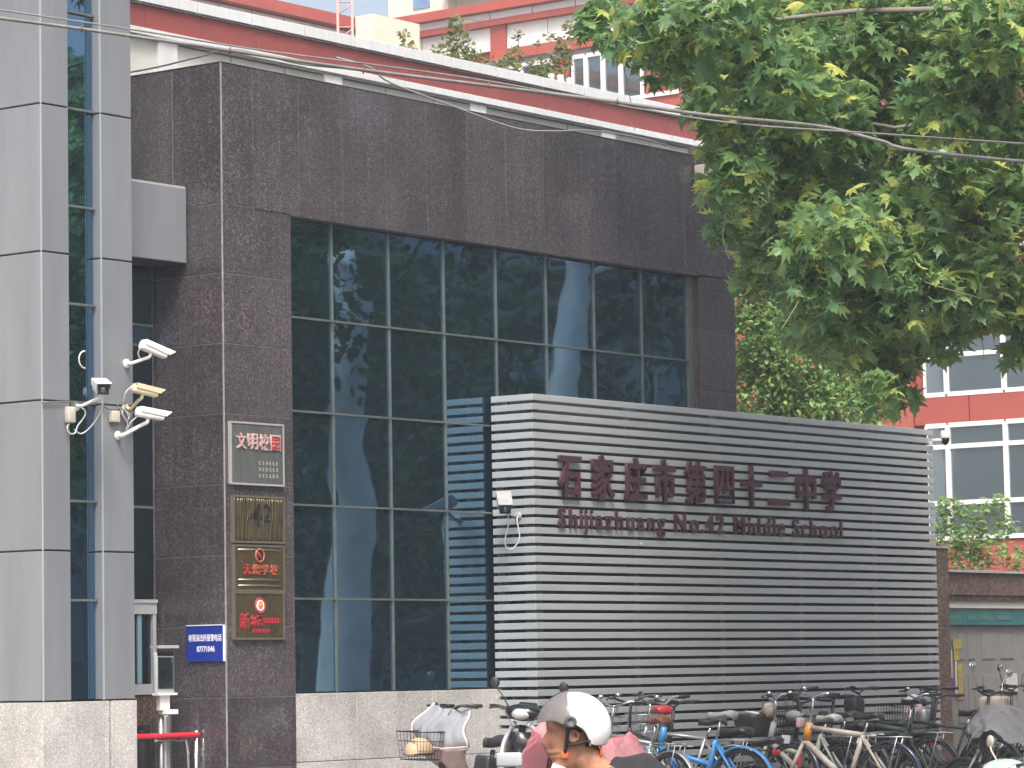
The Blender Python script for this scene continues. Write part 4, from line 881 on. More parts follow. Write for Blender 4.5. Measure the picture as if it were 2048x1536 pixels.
def rand_rot(rng, n, droop=0.55, lean=None):
    """random leaf frames (n,3,3): blades hang with the tip down and outward"""
    a = rng.uniform(0, 2 * np.pi, n); t = rng.normal(droop, 0.45, n)
    d = np.stack([np.cos(a) * np.cos(t), np.sin(a) * np.cos(t), -np.sin(t)], 1)
    if lean is not None:
        d = d + lean; d /= np.linalg.norm(d, axis=1, keepdims=True)
    up = np.tile(np.array([0, 0, 1.0]), (n, 1)) + rng.normal(0, 0.35, (n, 3))
    x = np.cross(d, up); x /= np.linalg.norm(x, axis=1, keepdims=True); z = np.cross(x, d)
    return np.stack([x, d, z], 2)

def leaf_cloud(name, pos, rot, size, out, curls, m, parent, rng):
    protos = [leaf_proto(out, c) for c in curls]; V = []; Fv = []; off = 0; k = len(protos); idx = rng.integers(0, k, len(pos)); nv = len(protos[0][0]); faces = np.array(protos[0][1])
    P = np.stack([p[0] for p in protos])[idx]
    W = np.einsum('nij,nkj->nki', rot, P * size[:, None, None]) + pos[:, None, :]
    me = bpy.data.meshes.new(name); n = len(pos); nf = len(faces)
    me.vertices.add(n * nv); me.vertices.foreach_set('co', W.reshape(-1).astype(np.float32))
    li = (faces[None] + (np.arange(n) * nv)[:, None, None]).reshape(-1).astype(np.int32)
    me.loops.add(len(li)); me.loops.foreach_set('vertex_index', li)
    me.polygons.add(n * nf); me.polygons.foreach_set('loop_start', (np.arange(n * nf) * 3).astype(np.int32)); me.polygons.foreach_set('loop_total', np.full(n * nf, 3, np.int32))
    me.update(calc_edges=True); me.validate(); me.materials.append(M[m])
    o = link(name, me, parent); o['kind'] = 'stuff'; return o

def limb(mb, a, b, r0, r1, rng, wob=0.12, n=6, seg=7):
    a, b = Vector(a), Vector(b); L = (b - a).length; pts = []; rs = []
    for i in range(n + 1):
        t = i / n; p = a.lerp(b, t) + Vector((0, 0, math.sin(t * PI) * L * 0.10))
        if 0 < i < n: p += Vector(rng.normal(0, 1, 3)) * wob * L / n
        pts.append(p); rs.append(r0 + (r1 - r0) * t)
    mb.tube(pts, rs, seg)

def tree(name, label, loc,  trunk_top, r_trunk, clumps, per, size, out, curls, m, bark, seed, group=None, singles=0, twigs=0, droop=0.55, cat='tree', limb_every=1, lean=0.0, flare=1.5, wob=0.45, low=0.35):
    rng = np.random.default_rng(seed); t = thing(name, label, cat, loc, group=group); L = np.array(loc)
    tr = MB(); b = Vector((0, 0, 0)); e = Vector(trunk_top) - Vector(loc); pts = []; rs = []
    for i in range(9):
        f = i / 8; p = b.lerp(e, f) + (Vector((rng.normal(0, 1), rng.normal(0, 1), 0)) * r_trunk * wob if 0 < i < 8 else Vector()); pts.append(p); rs.append(r_trunk * (1 + (flare - 1) * math.exp(-f * 9)) * (1 - 0.35 * f))
    tr.tube(smooth_path(pts, 3), [rs[min(int(i / 3), 8)] for i in range(25)], 14)
    for i, c in enumerate(clumps):
        if i % limb_every == 0:
            cc = Vector(c[:3]) - Vector(loc); f = min(0.95, max(low, (cc.z - 1.2) / max(e.z, 0.1))); s = b.lerp(e, f)
            limb(tr, s, cc, max(r_trunk * 0.16, 0.010), 0.012 if r_trunk > 0.08 else 0.004, rng)
    tr.build('trunk', bark, t, world=False)
    P = []; tw = MB()
    for c in clumps:
        n = max(3, int(per * c[3] ** 2)); q = rng.normal(0, 1, (n, 3)); q /= np.linalg.norm(q, axis=1, keepdims=True); rad = rng.uniform(0.25, 1.0, n) ** 0.5
        q = q * rad[:, None] * np.array([1, 1, 0.95]) * c[3]; P.append(np.array(c[:3]) - L + q)
        for k in range(int(twigs * c[3] ** 2)):
            a = Vector(np.array(c[:3]) - L + q[rng.integers(0, n)] * 0.7); d_ = Vector((rng.normal(0, 0.10), rng.normal(0, 0.10), -abs(rng.normal(0.10, 0.10)))); bb = a + d_ * 2.2
            tw.tube(smooth_path([a, a.lerp(bb, 0.33) + Vector(rng.normal(0, 0.035, 3)), a.lerp(bb, 0.7) + Vector(rng.normal(0, 0.035, 3)), bb], 2), [0.005, 0.005, 0.0045, 0.004, 0.0035, 0.003, 0.0025], 4, False)
    P = np.concatenate(P); n = len(P); S = size * rng.uniform(0.65, 1.25, n); Rm = rand_rot(rng, n, droop)
    if tw.v: o = tw.build('twigs', 'twig', t, world=False); o['kind'] = 'stuff'
    keep = np.ones(n, bool)
    if singles:
        w = P + L; depth = w @ np.array([0.7945, 0.6013, 0.0845]); u = (w @ np.array([0.6045, -0.7964, -0.0168]) + 0.027) / depth; v = ((w - np.array([0, 0, 1.6])) @ np.array([-0.0572, -0.0644, 0.9963])) / depth
        vis = np.where((np.abs(u) < 0.15) & (np.abs(v) < 0.112))[0]; idx = vis[np.argsort(depth[vis] / S[vis])][:singles]; keep[idx] = False
        ms = []
        for c in curls:
            pv, pf = leaf_proto(out, c); me = bpy.data.meshes.new('leaf'); me.from_pydata([tuple(x) for x in pv], [], pf); me.update(); me.materials.append(M[m]); ms.append(me)
        for k_, i in enumerate(idx):
            o = link('leaf', ms[k_ % len(ms)], t); mt = Matrix(Rm[i].tolist()); o.matrix_local = Matrix.Translation(P[i].tolist()) @ mt.to_4x4() @ Matrix.Scale(float(S[i]), 4)
    leaf_cloud('foliage', P[keep], Rm[keep], S[keep], out, curls, m, t, rng); return t

T0_IN = [(21.79, 15.52, 6.81, 0.24), (21.72, 15.15, 6.61, 0.28), (21.27, 14.51, 6.55, 0.37), (23.19, 15.83, 6.69, 0.25), (21.18, 13.94, 6.53, 0.42), (22.48, 14.85, 6.48, 0.44), (23.84, 15.09, 7.03, 0.51), (21.65, 13.76, 6.11, 0.46), (23.24, 14.09, 6.73, 0.49), (23.76, 13.73, 6.8, 0.49), (22.49, 12.39, 6.45, 0.46), (22.18, 14.66, 6.03, 0.28), (23.2, 15.05, 6.01, 0.45), (22.86, 14.15, 6.0, 0.48), (23.94, 14.14, 6.33, 0.5), (22.71, 12.79, 5.98, 0.46), (23.22, 12.54, 5.98, 0.43), (21.57, 14.14, 5.33, 0.29), (22.89, 14.48, 5.46, 0.46), (24.37, 14.71, 5.77, 0.51), (23.8, 13.7, 5.65, 0.49), (24.67, 13.53, 5.68, 0.5), (22.27, 14.7, 5.08, 0.18), (23.48, 15.03, 5.08, 0.35), (22.01, 13.57, 4.85, 0.44), (22.86, 13.44, 4.96, 0.47), (24.24, 13.64, 5.11, 0.45), (24.66, 13.35, 5.2, 0.41), (22.54, 14.6, 4.69, 0.16), (21.91, 13.7, 4.43, 0.27), (22.63, 13.69, 4.45, 0.37), (22.73, 13.25, 4.46, 0.37), (23.16, 13.04, 4.59, 0.31), (24.9, 13.55, 4.61, 0.29), (22.4, 13.69, 4.08, 0.21), (24.48, 14.57, 4.24, 0.3), (24.66, 14.28, 4.35, 0.23), (22.16, 13.29, 3.72, 0.17), (23.17, 13.67, 3.73, 0.15), (24.04, 13.07, 4.14, 0.14), (23.65, 13.2, 4.49, 0.30), (23.56, 13.43, 4.25, 0.20), (23.73, 13.08, 4.65, 0.32), (23.16, 13.9, 4.18, 0.28), (22.87, 14.3, 4.30, 0.25), (23.9, 12.95, 4.45, 0.22), (23.2, 13.85, 3.95, 0.2)]
T0_OUT = [(22.37, 8.51, 6.85), (27.56, 9.3, 6.23), (25.97, 14.04, 10.15), (26.38, 12.05, 5.28), (28.16, 12.42, 6.16), (28.0, 12.07, 6.98), (25.71, 11.39, 5.16), (25.12, 11.75, 6.47), (25.86, 9.69, 6.38), (23.98, 15.9, 8.47), (27.72, 10.18, 5.38), (24.29, 8.8, 6.75), (23.54, 10.15, 4.9), (21.32, 12.26, 9.57), (24.08, 9.79, 10.4), (22.54, 9.73, 5.5), (26.22, 14.56, 9.36), (24.75, 8.42, 5.52), (23.3, 13.38, 9.76), (21.74, 13.19, 8.1), (20.51, 12.83, 7.62), (23.54, 14.35, 7.77), (24.91, 11.42, 10.18), (22.0, 10.26, 10.02), (24.75, 10.58, 7.9), (23.07, 12.4, 7.5), (26.43, 12.96, 6.26), (27.29, 10.79, 8.77), (25.91, 8.42, 6.9), (26.41, 14.16, 8.45), (23.94, 12.87, 10.46), (26.67, 10.33, 5.66), (28.47, 11.12, 6.88), (27.72, 10.1, 6.96), (21.57, 9.7, 6.15), (26.46, 12.41, 10.91), (22.86, 15.43, 9.05), (28.28, 13.93, 8.03), (24.82, 8.96, 10.08), (27.78, 9.64, 7.99), (23.01, 13.29, 10.46), (25.72, 7.93, 8.55), (26.63, 12.92, 7.8), (26.76, 11.98, 7.93), (25.7, 9.8, 5.45), (27.96, 13.09, 8.48)]
T0_SHADE = [(24.4, 15.2, 9.2), (25.4, 16.2, 9.4), (26.5, 15.6, 9.0), (24.8, 14.4, 10.4), (25.9, 15.0, 10.8), (27.2, 15.2, 10.4), (26.6, 16.8, 10.6), (25.2, 16.6, 11.0), (24.6, 15.8, 11.6), (27.8, 16.4, 9.6), (28.4, 15.0, 9.4), (28.2, 15.8, 10.9), (26.2, 14.0, 11.8), (27.6, 16.6, 11.9), (25.6, 15.6, 12.3), (27.0, 14.4, 12.0), (28.8, 16.8, 10.4), (29.0, 14.2, 10.8)]  # upper crown clumps added out of view to shade the screen and right granite
tree('plane_tree', 'leafy plane tree overhanging the right side with large lobed leaves', (26.0, 10.8, GZ), (25.4, 11.4, 7.5), 0.26, T0_IN + [(x, y, z, 0.75) for x, y, z in T0_OUT if x > 25.2 or z < 6.9] + [(x, y, z, 0.85) for x, y, z in T0_SHADE], 1350, 0.158, PLANE, (0.3, 0.75, 1.25, -0.5, 0.5), 'leaf', 'bark', 11, None, 300, 18, 0.6, limb_every=13)

def crown(c, r, n, seed, rad=1.0):
    g = np.random.default_rng(seed); out = []
    while len(out) < n:
        q = g.uniform(-1, 1, 3)
        if q @ q < 1: out.append((c[0] + q[0] * r[0], c[1] + q[1] * r[1], c[2] + q[2] * r[2], rad * g.uniform(0.7, 1.2)))
    return out
# the row of plane trees further along the pavement, seen only as reflections in the glass and polished stone
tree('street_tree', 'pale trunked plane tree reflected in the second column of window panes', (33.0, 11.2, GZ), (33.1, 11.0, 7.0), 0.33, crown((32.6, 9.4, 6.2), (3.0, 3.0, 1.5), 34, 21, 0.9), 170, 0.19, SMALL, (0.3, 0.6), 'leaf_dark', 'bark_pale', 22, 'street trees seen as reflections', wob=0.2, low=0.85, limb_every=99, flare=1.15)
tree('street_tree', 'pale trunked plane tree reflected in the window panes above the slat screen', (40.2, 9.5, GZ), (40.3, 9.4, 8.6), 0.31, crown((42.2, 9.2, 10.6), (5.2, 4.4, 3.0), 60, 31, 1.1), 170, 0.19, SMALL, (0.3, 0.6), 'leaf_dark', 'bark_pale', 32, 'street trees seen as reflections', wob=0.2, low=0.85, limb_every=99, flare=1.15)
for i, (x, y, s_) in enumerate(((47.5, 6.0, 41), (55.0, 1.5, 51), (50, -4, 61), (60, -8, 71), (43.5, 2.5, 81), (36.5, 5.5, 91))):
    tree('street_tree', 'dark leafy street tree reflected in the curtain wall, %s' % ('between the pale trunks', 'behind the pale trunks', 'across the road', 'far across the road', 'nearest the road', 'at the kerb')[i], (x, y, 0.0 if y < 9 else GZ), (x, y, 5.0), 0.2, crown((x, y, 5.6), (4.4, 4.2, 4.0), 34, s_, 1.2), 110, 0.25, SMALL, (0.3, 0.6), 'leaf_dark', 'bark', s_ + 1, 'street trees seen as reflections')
ob = thing('reflection_backdrop', 'dull grey backdrop building added across the road, seen only as a reflection', 'building', (72, -22, 0))  # backdrop added to close bright sky gaps in the reflections
MB().box2((30, -40, 0), (120, -18, 16)).build('wall', mat('backdrop_wall', (0.12, 0.125, 0.13), 0.8, ncol=(0.09, 0.09, 0.10), nscale=0.4), ob)
for i in range(12):
    for j in range(4): MB().box2((40 + i * 5, -18.0, 2 + j * 3.6), (42.6 + i * 5, -17.9, 4 + j * 3.6)).build('window', 'glass_far', ob)

tree('feathery_tree', 'bright green small leaved tree behind the right end of the granite block', (37.6, 23.9, GZ), (37.3, 23.8, 6.0), 0.14, [(36.67, 23.8, 8.3, 0.7), (37.1, 23.6, 7.6, 0.7), (36.85, 23.75, 7.0, 0.6), (36.7, 24.0, 6.4, 0.5), (36.85, 23.9, 5.9, 0.62), (37.1, 23.6, 5.6, 0.62), (36.95, 23.85, 5.1, 0.55), (37.3, 23.45, 5.0, 0.6), (37.65, 23.05, 4.9, 0.6), (37.9, 22.8, 5.4, 0.5), (37.5, 23.4, 6.4, 0.6), (36.75, 23.95, 4.4, 0.6), (37.4, 23.4, 4.2, 0.7), (37.8, 23.0, 4.3, 0.5), (38.0, 23.0, 7.0, 0.7)], 5200, 0.088, SMALL, (0.2, 0.6), 'leaf_small', 'bark', 101, None, 0, 6, 0.5)
tree('feathery_tree', 'second small leaved tree showing dark through gaps in the plane leaves', (46.2, 28.3, GZ), (46.3, 28.2, 7.5), 0.13, [(44.29, 28.35, 9.98, 0.71), (45.78, 28.34, 10.65, 0.88), (45.76, 27.2, 10.67, 0.95), (47.24, 26.78, 10.81, 0.97), (47.95, 25.99, 10.81, 0.89), (43.87, 27.93, 8.79, 0.7), (44.25, 27.07, 8.9, 0.85), (47.64, 27.99, 9.51, 0.9), (46.26, 26.0, 9.32, 0.79), (46.69, 25.26, 9.29, 0.71), (47.26, 29.72, 8.22, 0.75), (46.01, 27.9, 8.04, 0.72), (47.8, 27.93, 8.36, 0.66), (47.08, 26.49, 8.33, 0.56), (46.03, 28.46, 11.84, 0.89), (45.04, 26.57, 11.53, 0.94), (47.43, 26.58, 11.88, 0.97), (48.85, 26.25, 11.95, 0.91), (44.99, 29.15, 11.29, 0.64)], 1300, 0.17, SMALL, (0.2, 0.6), 'leaf_back', 'bark', 112)
for i, (x, y, cl, lb) in enumerate(((35.85, 27.97, [(35.83, 27.97, 10.42, 0.13), (35.85, 27.97, 10.2, 0.22), (35.72, 28.12, 9.95, 0.22), (35.95, 27.85, 9.9, 0.22), (35.85, 27.97, 9.7, 0.30), (36.15, 27.6, 9.85, 0.10), (36.05, 27.7, 9.65, 0.2)], 'largest young ginkgo top rising behind the white eaves'),
        (35.4, 28.5, [(35.38, 28.55, 10.25, 0.09), (35.42, 28.5, 10.02, 0.16), (35.6, 28.35, 9.85, 0.13), (35.42, 28.5, 9.8, 0.2)], 'small ginkgo top left of the largest one'),
        (36.32, 27.34, [(36.34, 27.3, 10.22, 0.07), (36.32, 27.34, 9.95, 0.14), (36.27, 27.4, 9.75, 0.2)], 'yellowing ginkgo top beside the red pilaster'),
        (36.5, 27.1, [(36.5, 27.1, 10.1, 0.07), (36.5, 27.12, 9.8, 0.14), (36.5, 27.1, 9.62, 0.16)], 'faint ginkgo top between its two neighbours'),
        (36.68, 26.83, [(36.75, 26.72, 10.32, 0.13), (36.6, 26.95, 10.2, 0.07), (36.7, 26.8, 10.08, 0.14), (36.68, 26.85, 9.88, 0.18), (36.64, 26.9, 9.65, 0.2)], 'ginkgo top nearest the white roof camera'))):
    tree('ginkgo_tree', lb, (x, y, GZ), (x, y, 9.6), 0.05, cl + [(x, y, 9.0, 0.3), (x + 0.1, y, 8.3, 0.4)], 3800, 0.074, GINK, (0.1, 0.4), 'leaf_ginkgo', 'twig', 120 + i, 'ginkgo tops behind the eaves', 0, 60, -0.3)
ct_ = tree('flowering_shrub', 'light green shrub with orange blooms in front of the red block', (45.75, 25.75, GZ), (45.75, 25.75, 3.0), 0.05, [(45.5, 26.0, 4.0, 0.22), (45.75, 25.72, 3.86, 0.22), (45.93, 25.48, 4.02, 0.2), (45.75, 25.8, 3.5, 0.35), (45.5, 26.05, 3.45, 0.3), (45.95, 25.55, 3.3, 0.3), (45.7, 25.8, 3.1, 0.35), (46.1, 25.4, 3.7, 0.2), (46.25, 25.2, 3.15, 0.25), (45.45, 26.1, 3.75, 0.2)], 2400, 0.105, SMALL, (0.2, 0.5), 'leaf_small', 'twig', 131, None, 0, 30, 0.1, cat='shrub')
g = np.random.default_rng(133); q = g.normal(0, 1, (18, 3)) * np.array([0.30, 0.30, 0.12]) + np.array([-0.05, -0.02, 3.25 - GZ]); leaf_cloud('blooms', q, rand_rot(g, 18, -0.2), np.full(18, 0.11), GINK, (0.3,), 'flower', ct_, g)
tree('courtyard_shrub', 'low leafy shrub at the right edge above the shop lintel', (46.6, 24.6, GZ), (46.6, 24.6, 2.8), 0.05, [(46.55, 24.7, 3.05, 0.22), (46.7, 24.45, 3.0, 0.2), (46.62, 24.55, 4.05, 0.22), (46.6, 24.6, 2.6, 0.3)], 900, 0.11, SMALL, (0.2, 0.5), 'leaf_small', 'twig', 141, None, 0, 10, 0.1, cat='shrub')

# ------------------------------------------------------------------ bicycles, e-bikes and scooters (local axes: +x forward, +y left, ground at 0)
def steer_m(pt, ang):
    p = Vector(pt); return Matrix.Translation(p) @ Matrix.Rotation(ang, 4, Vector((-0.3, 0, 0.95))) @ Matrix.Translation(-p)

def wheel(t, c, r, tyre_r, st=None, spokes=18, rim='spoke', motor=False, tyre='rubber'):
    ax = (0, 1, 0); c = Vector(c)
    w = MB().torus(c, ax, r - tyre_r * 1.5, tyre_r * 0.55, 30, 6)
    if motor: w.lathe(c - Vector((0, 0.04, 0)), ax, [(0, 0), (r * 0.5, 0), (r * 0.55, 0.02), (r * 0.55, 0.06), (r * 0.5, 0.08), (0, 0.08)], 18)
    if st is not None: w.xf(st)
    wo_ = w.build('wheel', rim, t, False)
    a = MB().torus(c, ax, r - tyre_r, tyre_r, 32, 8)
    if st is not None: a.xf(st)
    a.build('tyre', tyre, wo_, False)
    sp_ = MB()
    if spokes:
        for i in range(spokes):
            an = 2 * PI * i / spokes; d = Vector((math.cos(an), 0, math.sin(an))); s = 0.03 if i % 2 else -0.03
            sp_.tube([c + Vector((0, s, 0)) + d * 0.02, c + d * (r - tyre_r * 1.6)], 0.0022, 4, False)
        sp_.tube([c - Vector((0, 0.05, 0)), c + Vector((0, 0.05, 0))], 0.022, 8)
        if st is not None: sp_.xf(st)
        o = sp_.build('spokes', 'spoke', wo_, False); o['kind'] = 'stuff'

def part(t, name, m, mb, st=None):
    if st is not None: mb.xf(st)
    return mb.build(name, m, t, False)

def wire_basket(c, L, W, H, m, t, st=None, taper=0.82, n=7, name='basket'):
    b = MB(); c = Vector(c)
    def ring(z, k): return [c + Vector((sx * L / 2 * k, sy * W / 2 * k, z)) for sx, sy in ((1, 1), (-1, 1), (-1, -1), (1, -1), (1, 1))]
    for z, k, r in ((H, 1.0, 0.006), (H * 0.66, 0.94, 0.003), (H * 0.33, 0.88, 0.003), (0, taper, 0.005)): b.tube(ring(z, k), r, 5)
    for i in range(n + 1):
        f = -1 + 2 * i / n
        for sy in (-1, 1): b.tube([c + Vector((f * L / 2, sy * W / 2, H)), c + Vector((f * L / 2 * taper, sy * W / 2 * taper, 0))], 0.0025, 4, False)
        for sx in (-1, 1): b.tube([c + Vector((sx * L / 2, f * W / 2, H)), c + Vector((sx * L / 2 * taper, f * W / 2 * taper, 0))], 0.0025, 4, False)
        b.tube([c + Vector((f * L / 2 * taper, -W / 2 * taper, 0)), c + Vector((f * L / 2 * taper, W / 2 * taper, 0))], 0.0025, 4, False)
    return part(t, name, m, b, st)

def saddle_mb(c, L=0.27, W=0.19, H=0.07, long_seat=False):
    rings = []; c = Vector(c)
    prof = [(-0.5, 0.55, -0.02), (-0.46, 0.9, 0.0), (-0.3, 1.0, 0.01), (-0.1, 0.72, -0.002), (0.1, 0.42, -0.012), (0.3, 0.30, -0.010), (0.46, 0.22, -0.006), (0.5, 0.12, -0.012)]
    if long_seat: prof = [(-0.5, 0.6, 0.01), (-0.46, 0.95, 0.025), (-0.25, 1.0, 0.02), (0.0, 0.97, 0.0), (0.25, 0.9, -0.012), (0.44, 0.7, -0.012), (0.5, 0.4, -0.02)]
    for (x, w, dz) in prof:
        ring = []
        for k in range(12):
            a = 2 * PI * k / 12; ring.append(c + Vector((x * L, math.cos(a) * w * W / 2, dz + math.sin(a) * H / 2 * (1.0 if math.sin(a) > 0 else 0.8))))
        rings.append(ring)
    return MB().loft(rings)

def handlebar(t, c, W, rise, sweep, bar_m, grip_m, st=None, lever=True, bell=False, r=0.011):
    c = Vector(c); b = MB()
    for s in (1, -1):
        pts = smooth_path([c, c + Vector((0.02, s * W * 0.18, rise * 0.45)), c + Vector((0, s * W * 0.34, rise)), c + Vector((-sweep, s * W * 0.5, rise * 0.95))], 5); b.tube(pts, r, 8)
    h = part(t, 'handlebar', bar_m, b, st)
    for s in (1, -1):
        a = c + Vector((-sweep * 0.25, s * W * 0.38, rise)); e = c + Vector((-sweep * 1.05, s * W * 0.52, rise * 0.95)); part(h, 'grip', grip_m, MB().tube([a, a.lerp(e, 0.1), e], [0.015, 0.017, 0.016], 10), st)
        if lever: part(h, 'brake_lever', 'black', MB().tube(smooth_path([a + Vector((0.02, -s * 0.02, 0)), a + Vector((0.06, s * 0.03, -0.012)), e + Vector((0.045, 0, -0.02))], 4), [0.009] + [0.006] * 8, 6), st)
        part(h, 'brake_cable', 'cable', MB().tube(smooth_path([a + Vector((0.03, 0, 0)), a + Vector((0.10, -s * 0.08, -0.02)), c + Vector((0.11, s * 0.04, -0.16))], 4), 0.0035, 5), st)
    if bell: part(h, 'bell', 'chrome', MB().ell(c + Vector((0.0, W * 0.24, rise + 0.02)), (0.028, 0.028, 0.022)), st)
    return h

def fender(t, c, r, w, a0, a1, m, st=None):
    b = MB(); n = 18; prof = [(-w / 2, -0.012), (-w / 4, 0), (w / 4, 0), (w / 2, -0.012)]; rings = []; c = Vector(c)
    for i in range(n + 1):
        a = a0 + (a1 - a0) * i / n; d = Vector((math.cos(a), 0, math.sin(a)))
        out = [c + d * (r + q[1]) + Vector((0, q[0], 0)) for q in prof]; rings.append(out + [p - d * 0.004 for p in reversed(out)])
    b.loft(rings); return part(t, 'fender', m, b, st)

def mirror(t, foot, head, m='black', st=None, rx=0.06, rz=0.045, parent=None):
    foot, head = Vector(foot), Vector(head); b = MB().tube(smooth_path([foot, foot.lerp(head, 0.5) + Vector((0.02, 0, 0.03)), head], 4), 0.006, 6); o = part(t, 'mirror', m, b, st)
    part(o, 'mirror_shell', m, MB().ell(head + Vector((0, 0, rz * 0.6)), (0.016, rx, rz)), st)
    part(o, 'mirror_glass', 'mirrorface', MB().lathe(head + Vector((-0.015, 0, rz * 0.6)), (-1, 0, 0), [(0, 0.003), (rz * 0.86, 0.002), (rz * 0.86, 0)], 16), st)

def bicycle(label, loc, yaw, frame='silver', saddle='black', grips='black', bar='chrome', fend=None, basket=None, steer=0.0, lean=0.0, thick=0.016, step=False, wr=0.33, bar_z=1.02, seat_z=0.92, W=0.56, rise=0.06, sweep=0.10, rack=True, bell=True, chain='black', saddle_L=0.27, group='bicycles parked in front of the slat screen'):
    t = thing('bicycle', label, 'bicycle', loc, (lean, 0, yaw), group)
    st = steer_m((0.40, 0, 0.70), steer)
    ra, fa, bb, sc, ht, hb = Vector((-0.50, 0, wr)), Vector((0.57, 0, wr)), Vector((-0.06, 0, 0.29)), Vector((-0.22, 0, 0.74)), Vector((0.36, 0, 0.86)), Vector((0.41, 0, 0.68))
    f = MB(); f.tube([bb, sc], thick, 8); f.tube([ht, hb], thick * 1.25, 8); f.tube([bb, hb], thick * 1.25, 8)
    f.tube([bb.lerp(sc, 0.5), bb.lerp(hb, 0.85)] if step else [sc, ht.lerp(hb, 0.25)], thick, 8)
    for s in (1, -1): f.tube([bb + Vector((0, s * 0.03, 0)), ra + Vector((0, s * 0.06, 0))], thick * 0.6, 6); f.tube([sc + Vector((0, s * 0.015, -0.03)), ra + Vector((0, s * 0.06, 0))], thick * 0.55, 6)
    part(t, 'frame', frame, f)
    fk = MB()
    for s in (1, -1): fk.tube([hb + Vector((0.01, s * 0.03, -0.02)), hb.lerp(fa, 0.6) + Vector((0, s * 0.05, 0)), fa + Vector((0, s * 0.055, 0))], thick * 0.75, 6)
    fk.tube([hb, hb + Vector((0.01, 0, -0.03))], thick * 1.6, 8); part(t, 'fork', frame, fk, st)
    part(t, 'stem', bar, MB().tube([ht, Vector((0.33, 0, bar_z - 0.02)), Vector((0.35, 0, bar_z))], 0.013, 8), st)
    handlebar(t, (0.34, 0, bar_z), W, rise, sweep, bar, grips, st, True, bell)
    part(t, 'seat_post', 'chrome', MB().tube([sc, Vector((-0.28, 0, seat_z - 0.05))], 0.013, 8))
    part(t, 'saddle', saddle, saddle_mb((-0.29, 0, seat_z), saddle_L))
    wheel(t, ra, wr, 0.02); wheel(t, fa, wr, 0.02, st)
    if fend:
        fender(t, ra, wr + 0.025, 0.055, R(20), R(200), fend); fender(t, fa, wr + 0.025, 0.05, R(35), R(175), fend, st)
    cr = MB(); cr.torus(bb + Vector((0, -0.045, 0)), (0, 1, 0), 0.085, 0.006, 24, 5)
    for an in range(5): cr.tube([bb + Vector((0, -0.045, 0)), bb + Vector((0.083 * math.cos(an * 1.257), -0.045, 0.083 * math.sin(an * 1.257)))], 0.006, 5)
    part(t, 'chainring', chain, cr)
    for s in (1, -1):
        e = bb + Vector((s * 0.12, s * 0.075, s * -0.11)); k = part(t, 'crank', 'chrome', MB().tube([bb + Vector((0, s * 0.05, 0)), e], 0.010, 6)); part(k, 'pedal', 'black', MB().box(e + Vector((0, s * 0.05, 0)), (0.085, 0.08, 0.022)))
    if rack:
        rk = MB()
        for s in (1, -1): rk.tube([sc + Vector((-0.05, s * 0.05, -0.02)), Vector((-0.72, s * 0.06, 0.72))], 0.006, 6); rk.tube([Vector((-0.62, s * 0.06, 0.722)), ra + Vector((0, s * 0.065, 0))], 0.005, 6)
        for x in (-0.35, -0.5, -0.65): rk.tube([Vector((x, -0.06, 0.722)), Vector((x, 0.06, 0.722))], 0.005, 6)
        part(t, 'rear_rack', 'steel', rk)
    part(t, 'kickstand', 'steel', MB().tube([bb + Vector((-0.1, 0.05, 0.0)), Vector((-0.24, 0.20, 0.01))], 0.009, 6))
    if basket: wire_basket((0.56, 0, 0.74), 0.26, 0.34, 0.25, basket, t, st)
    return t

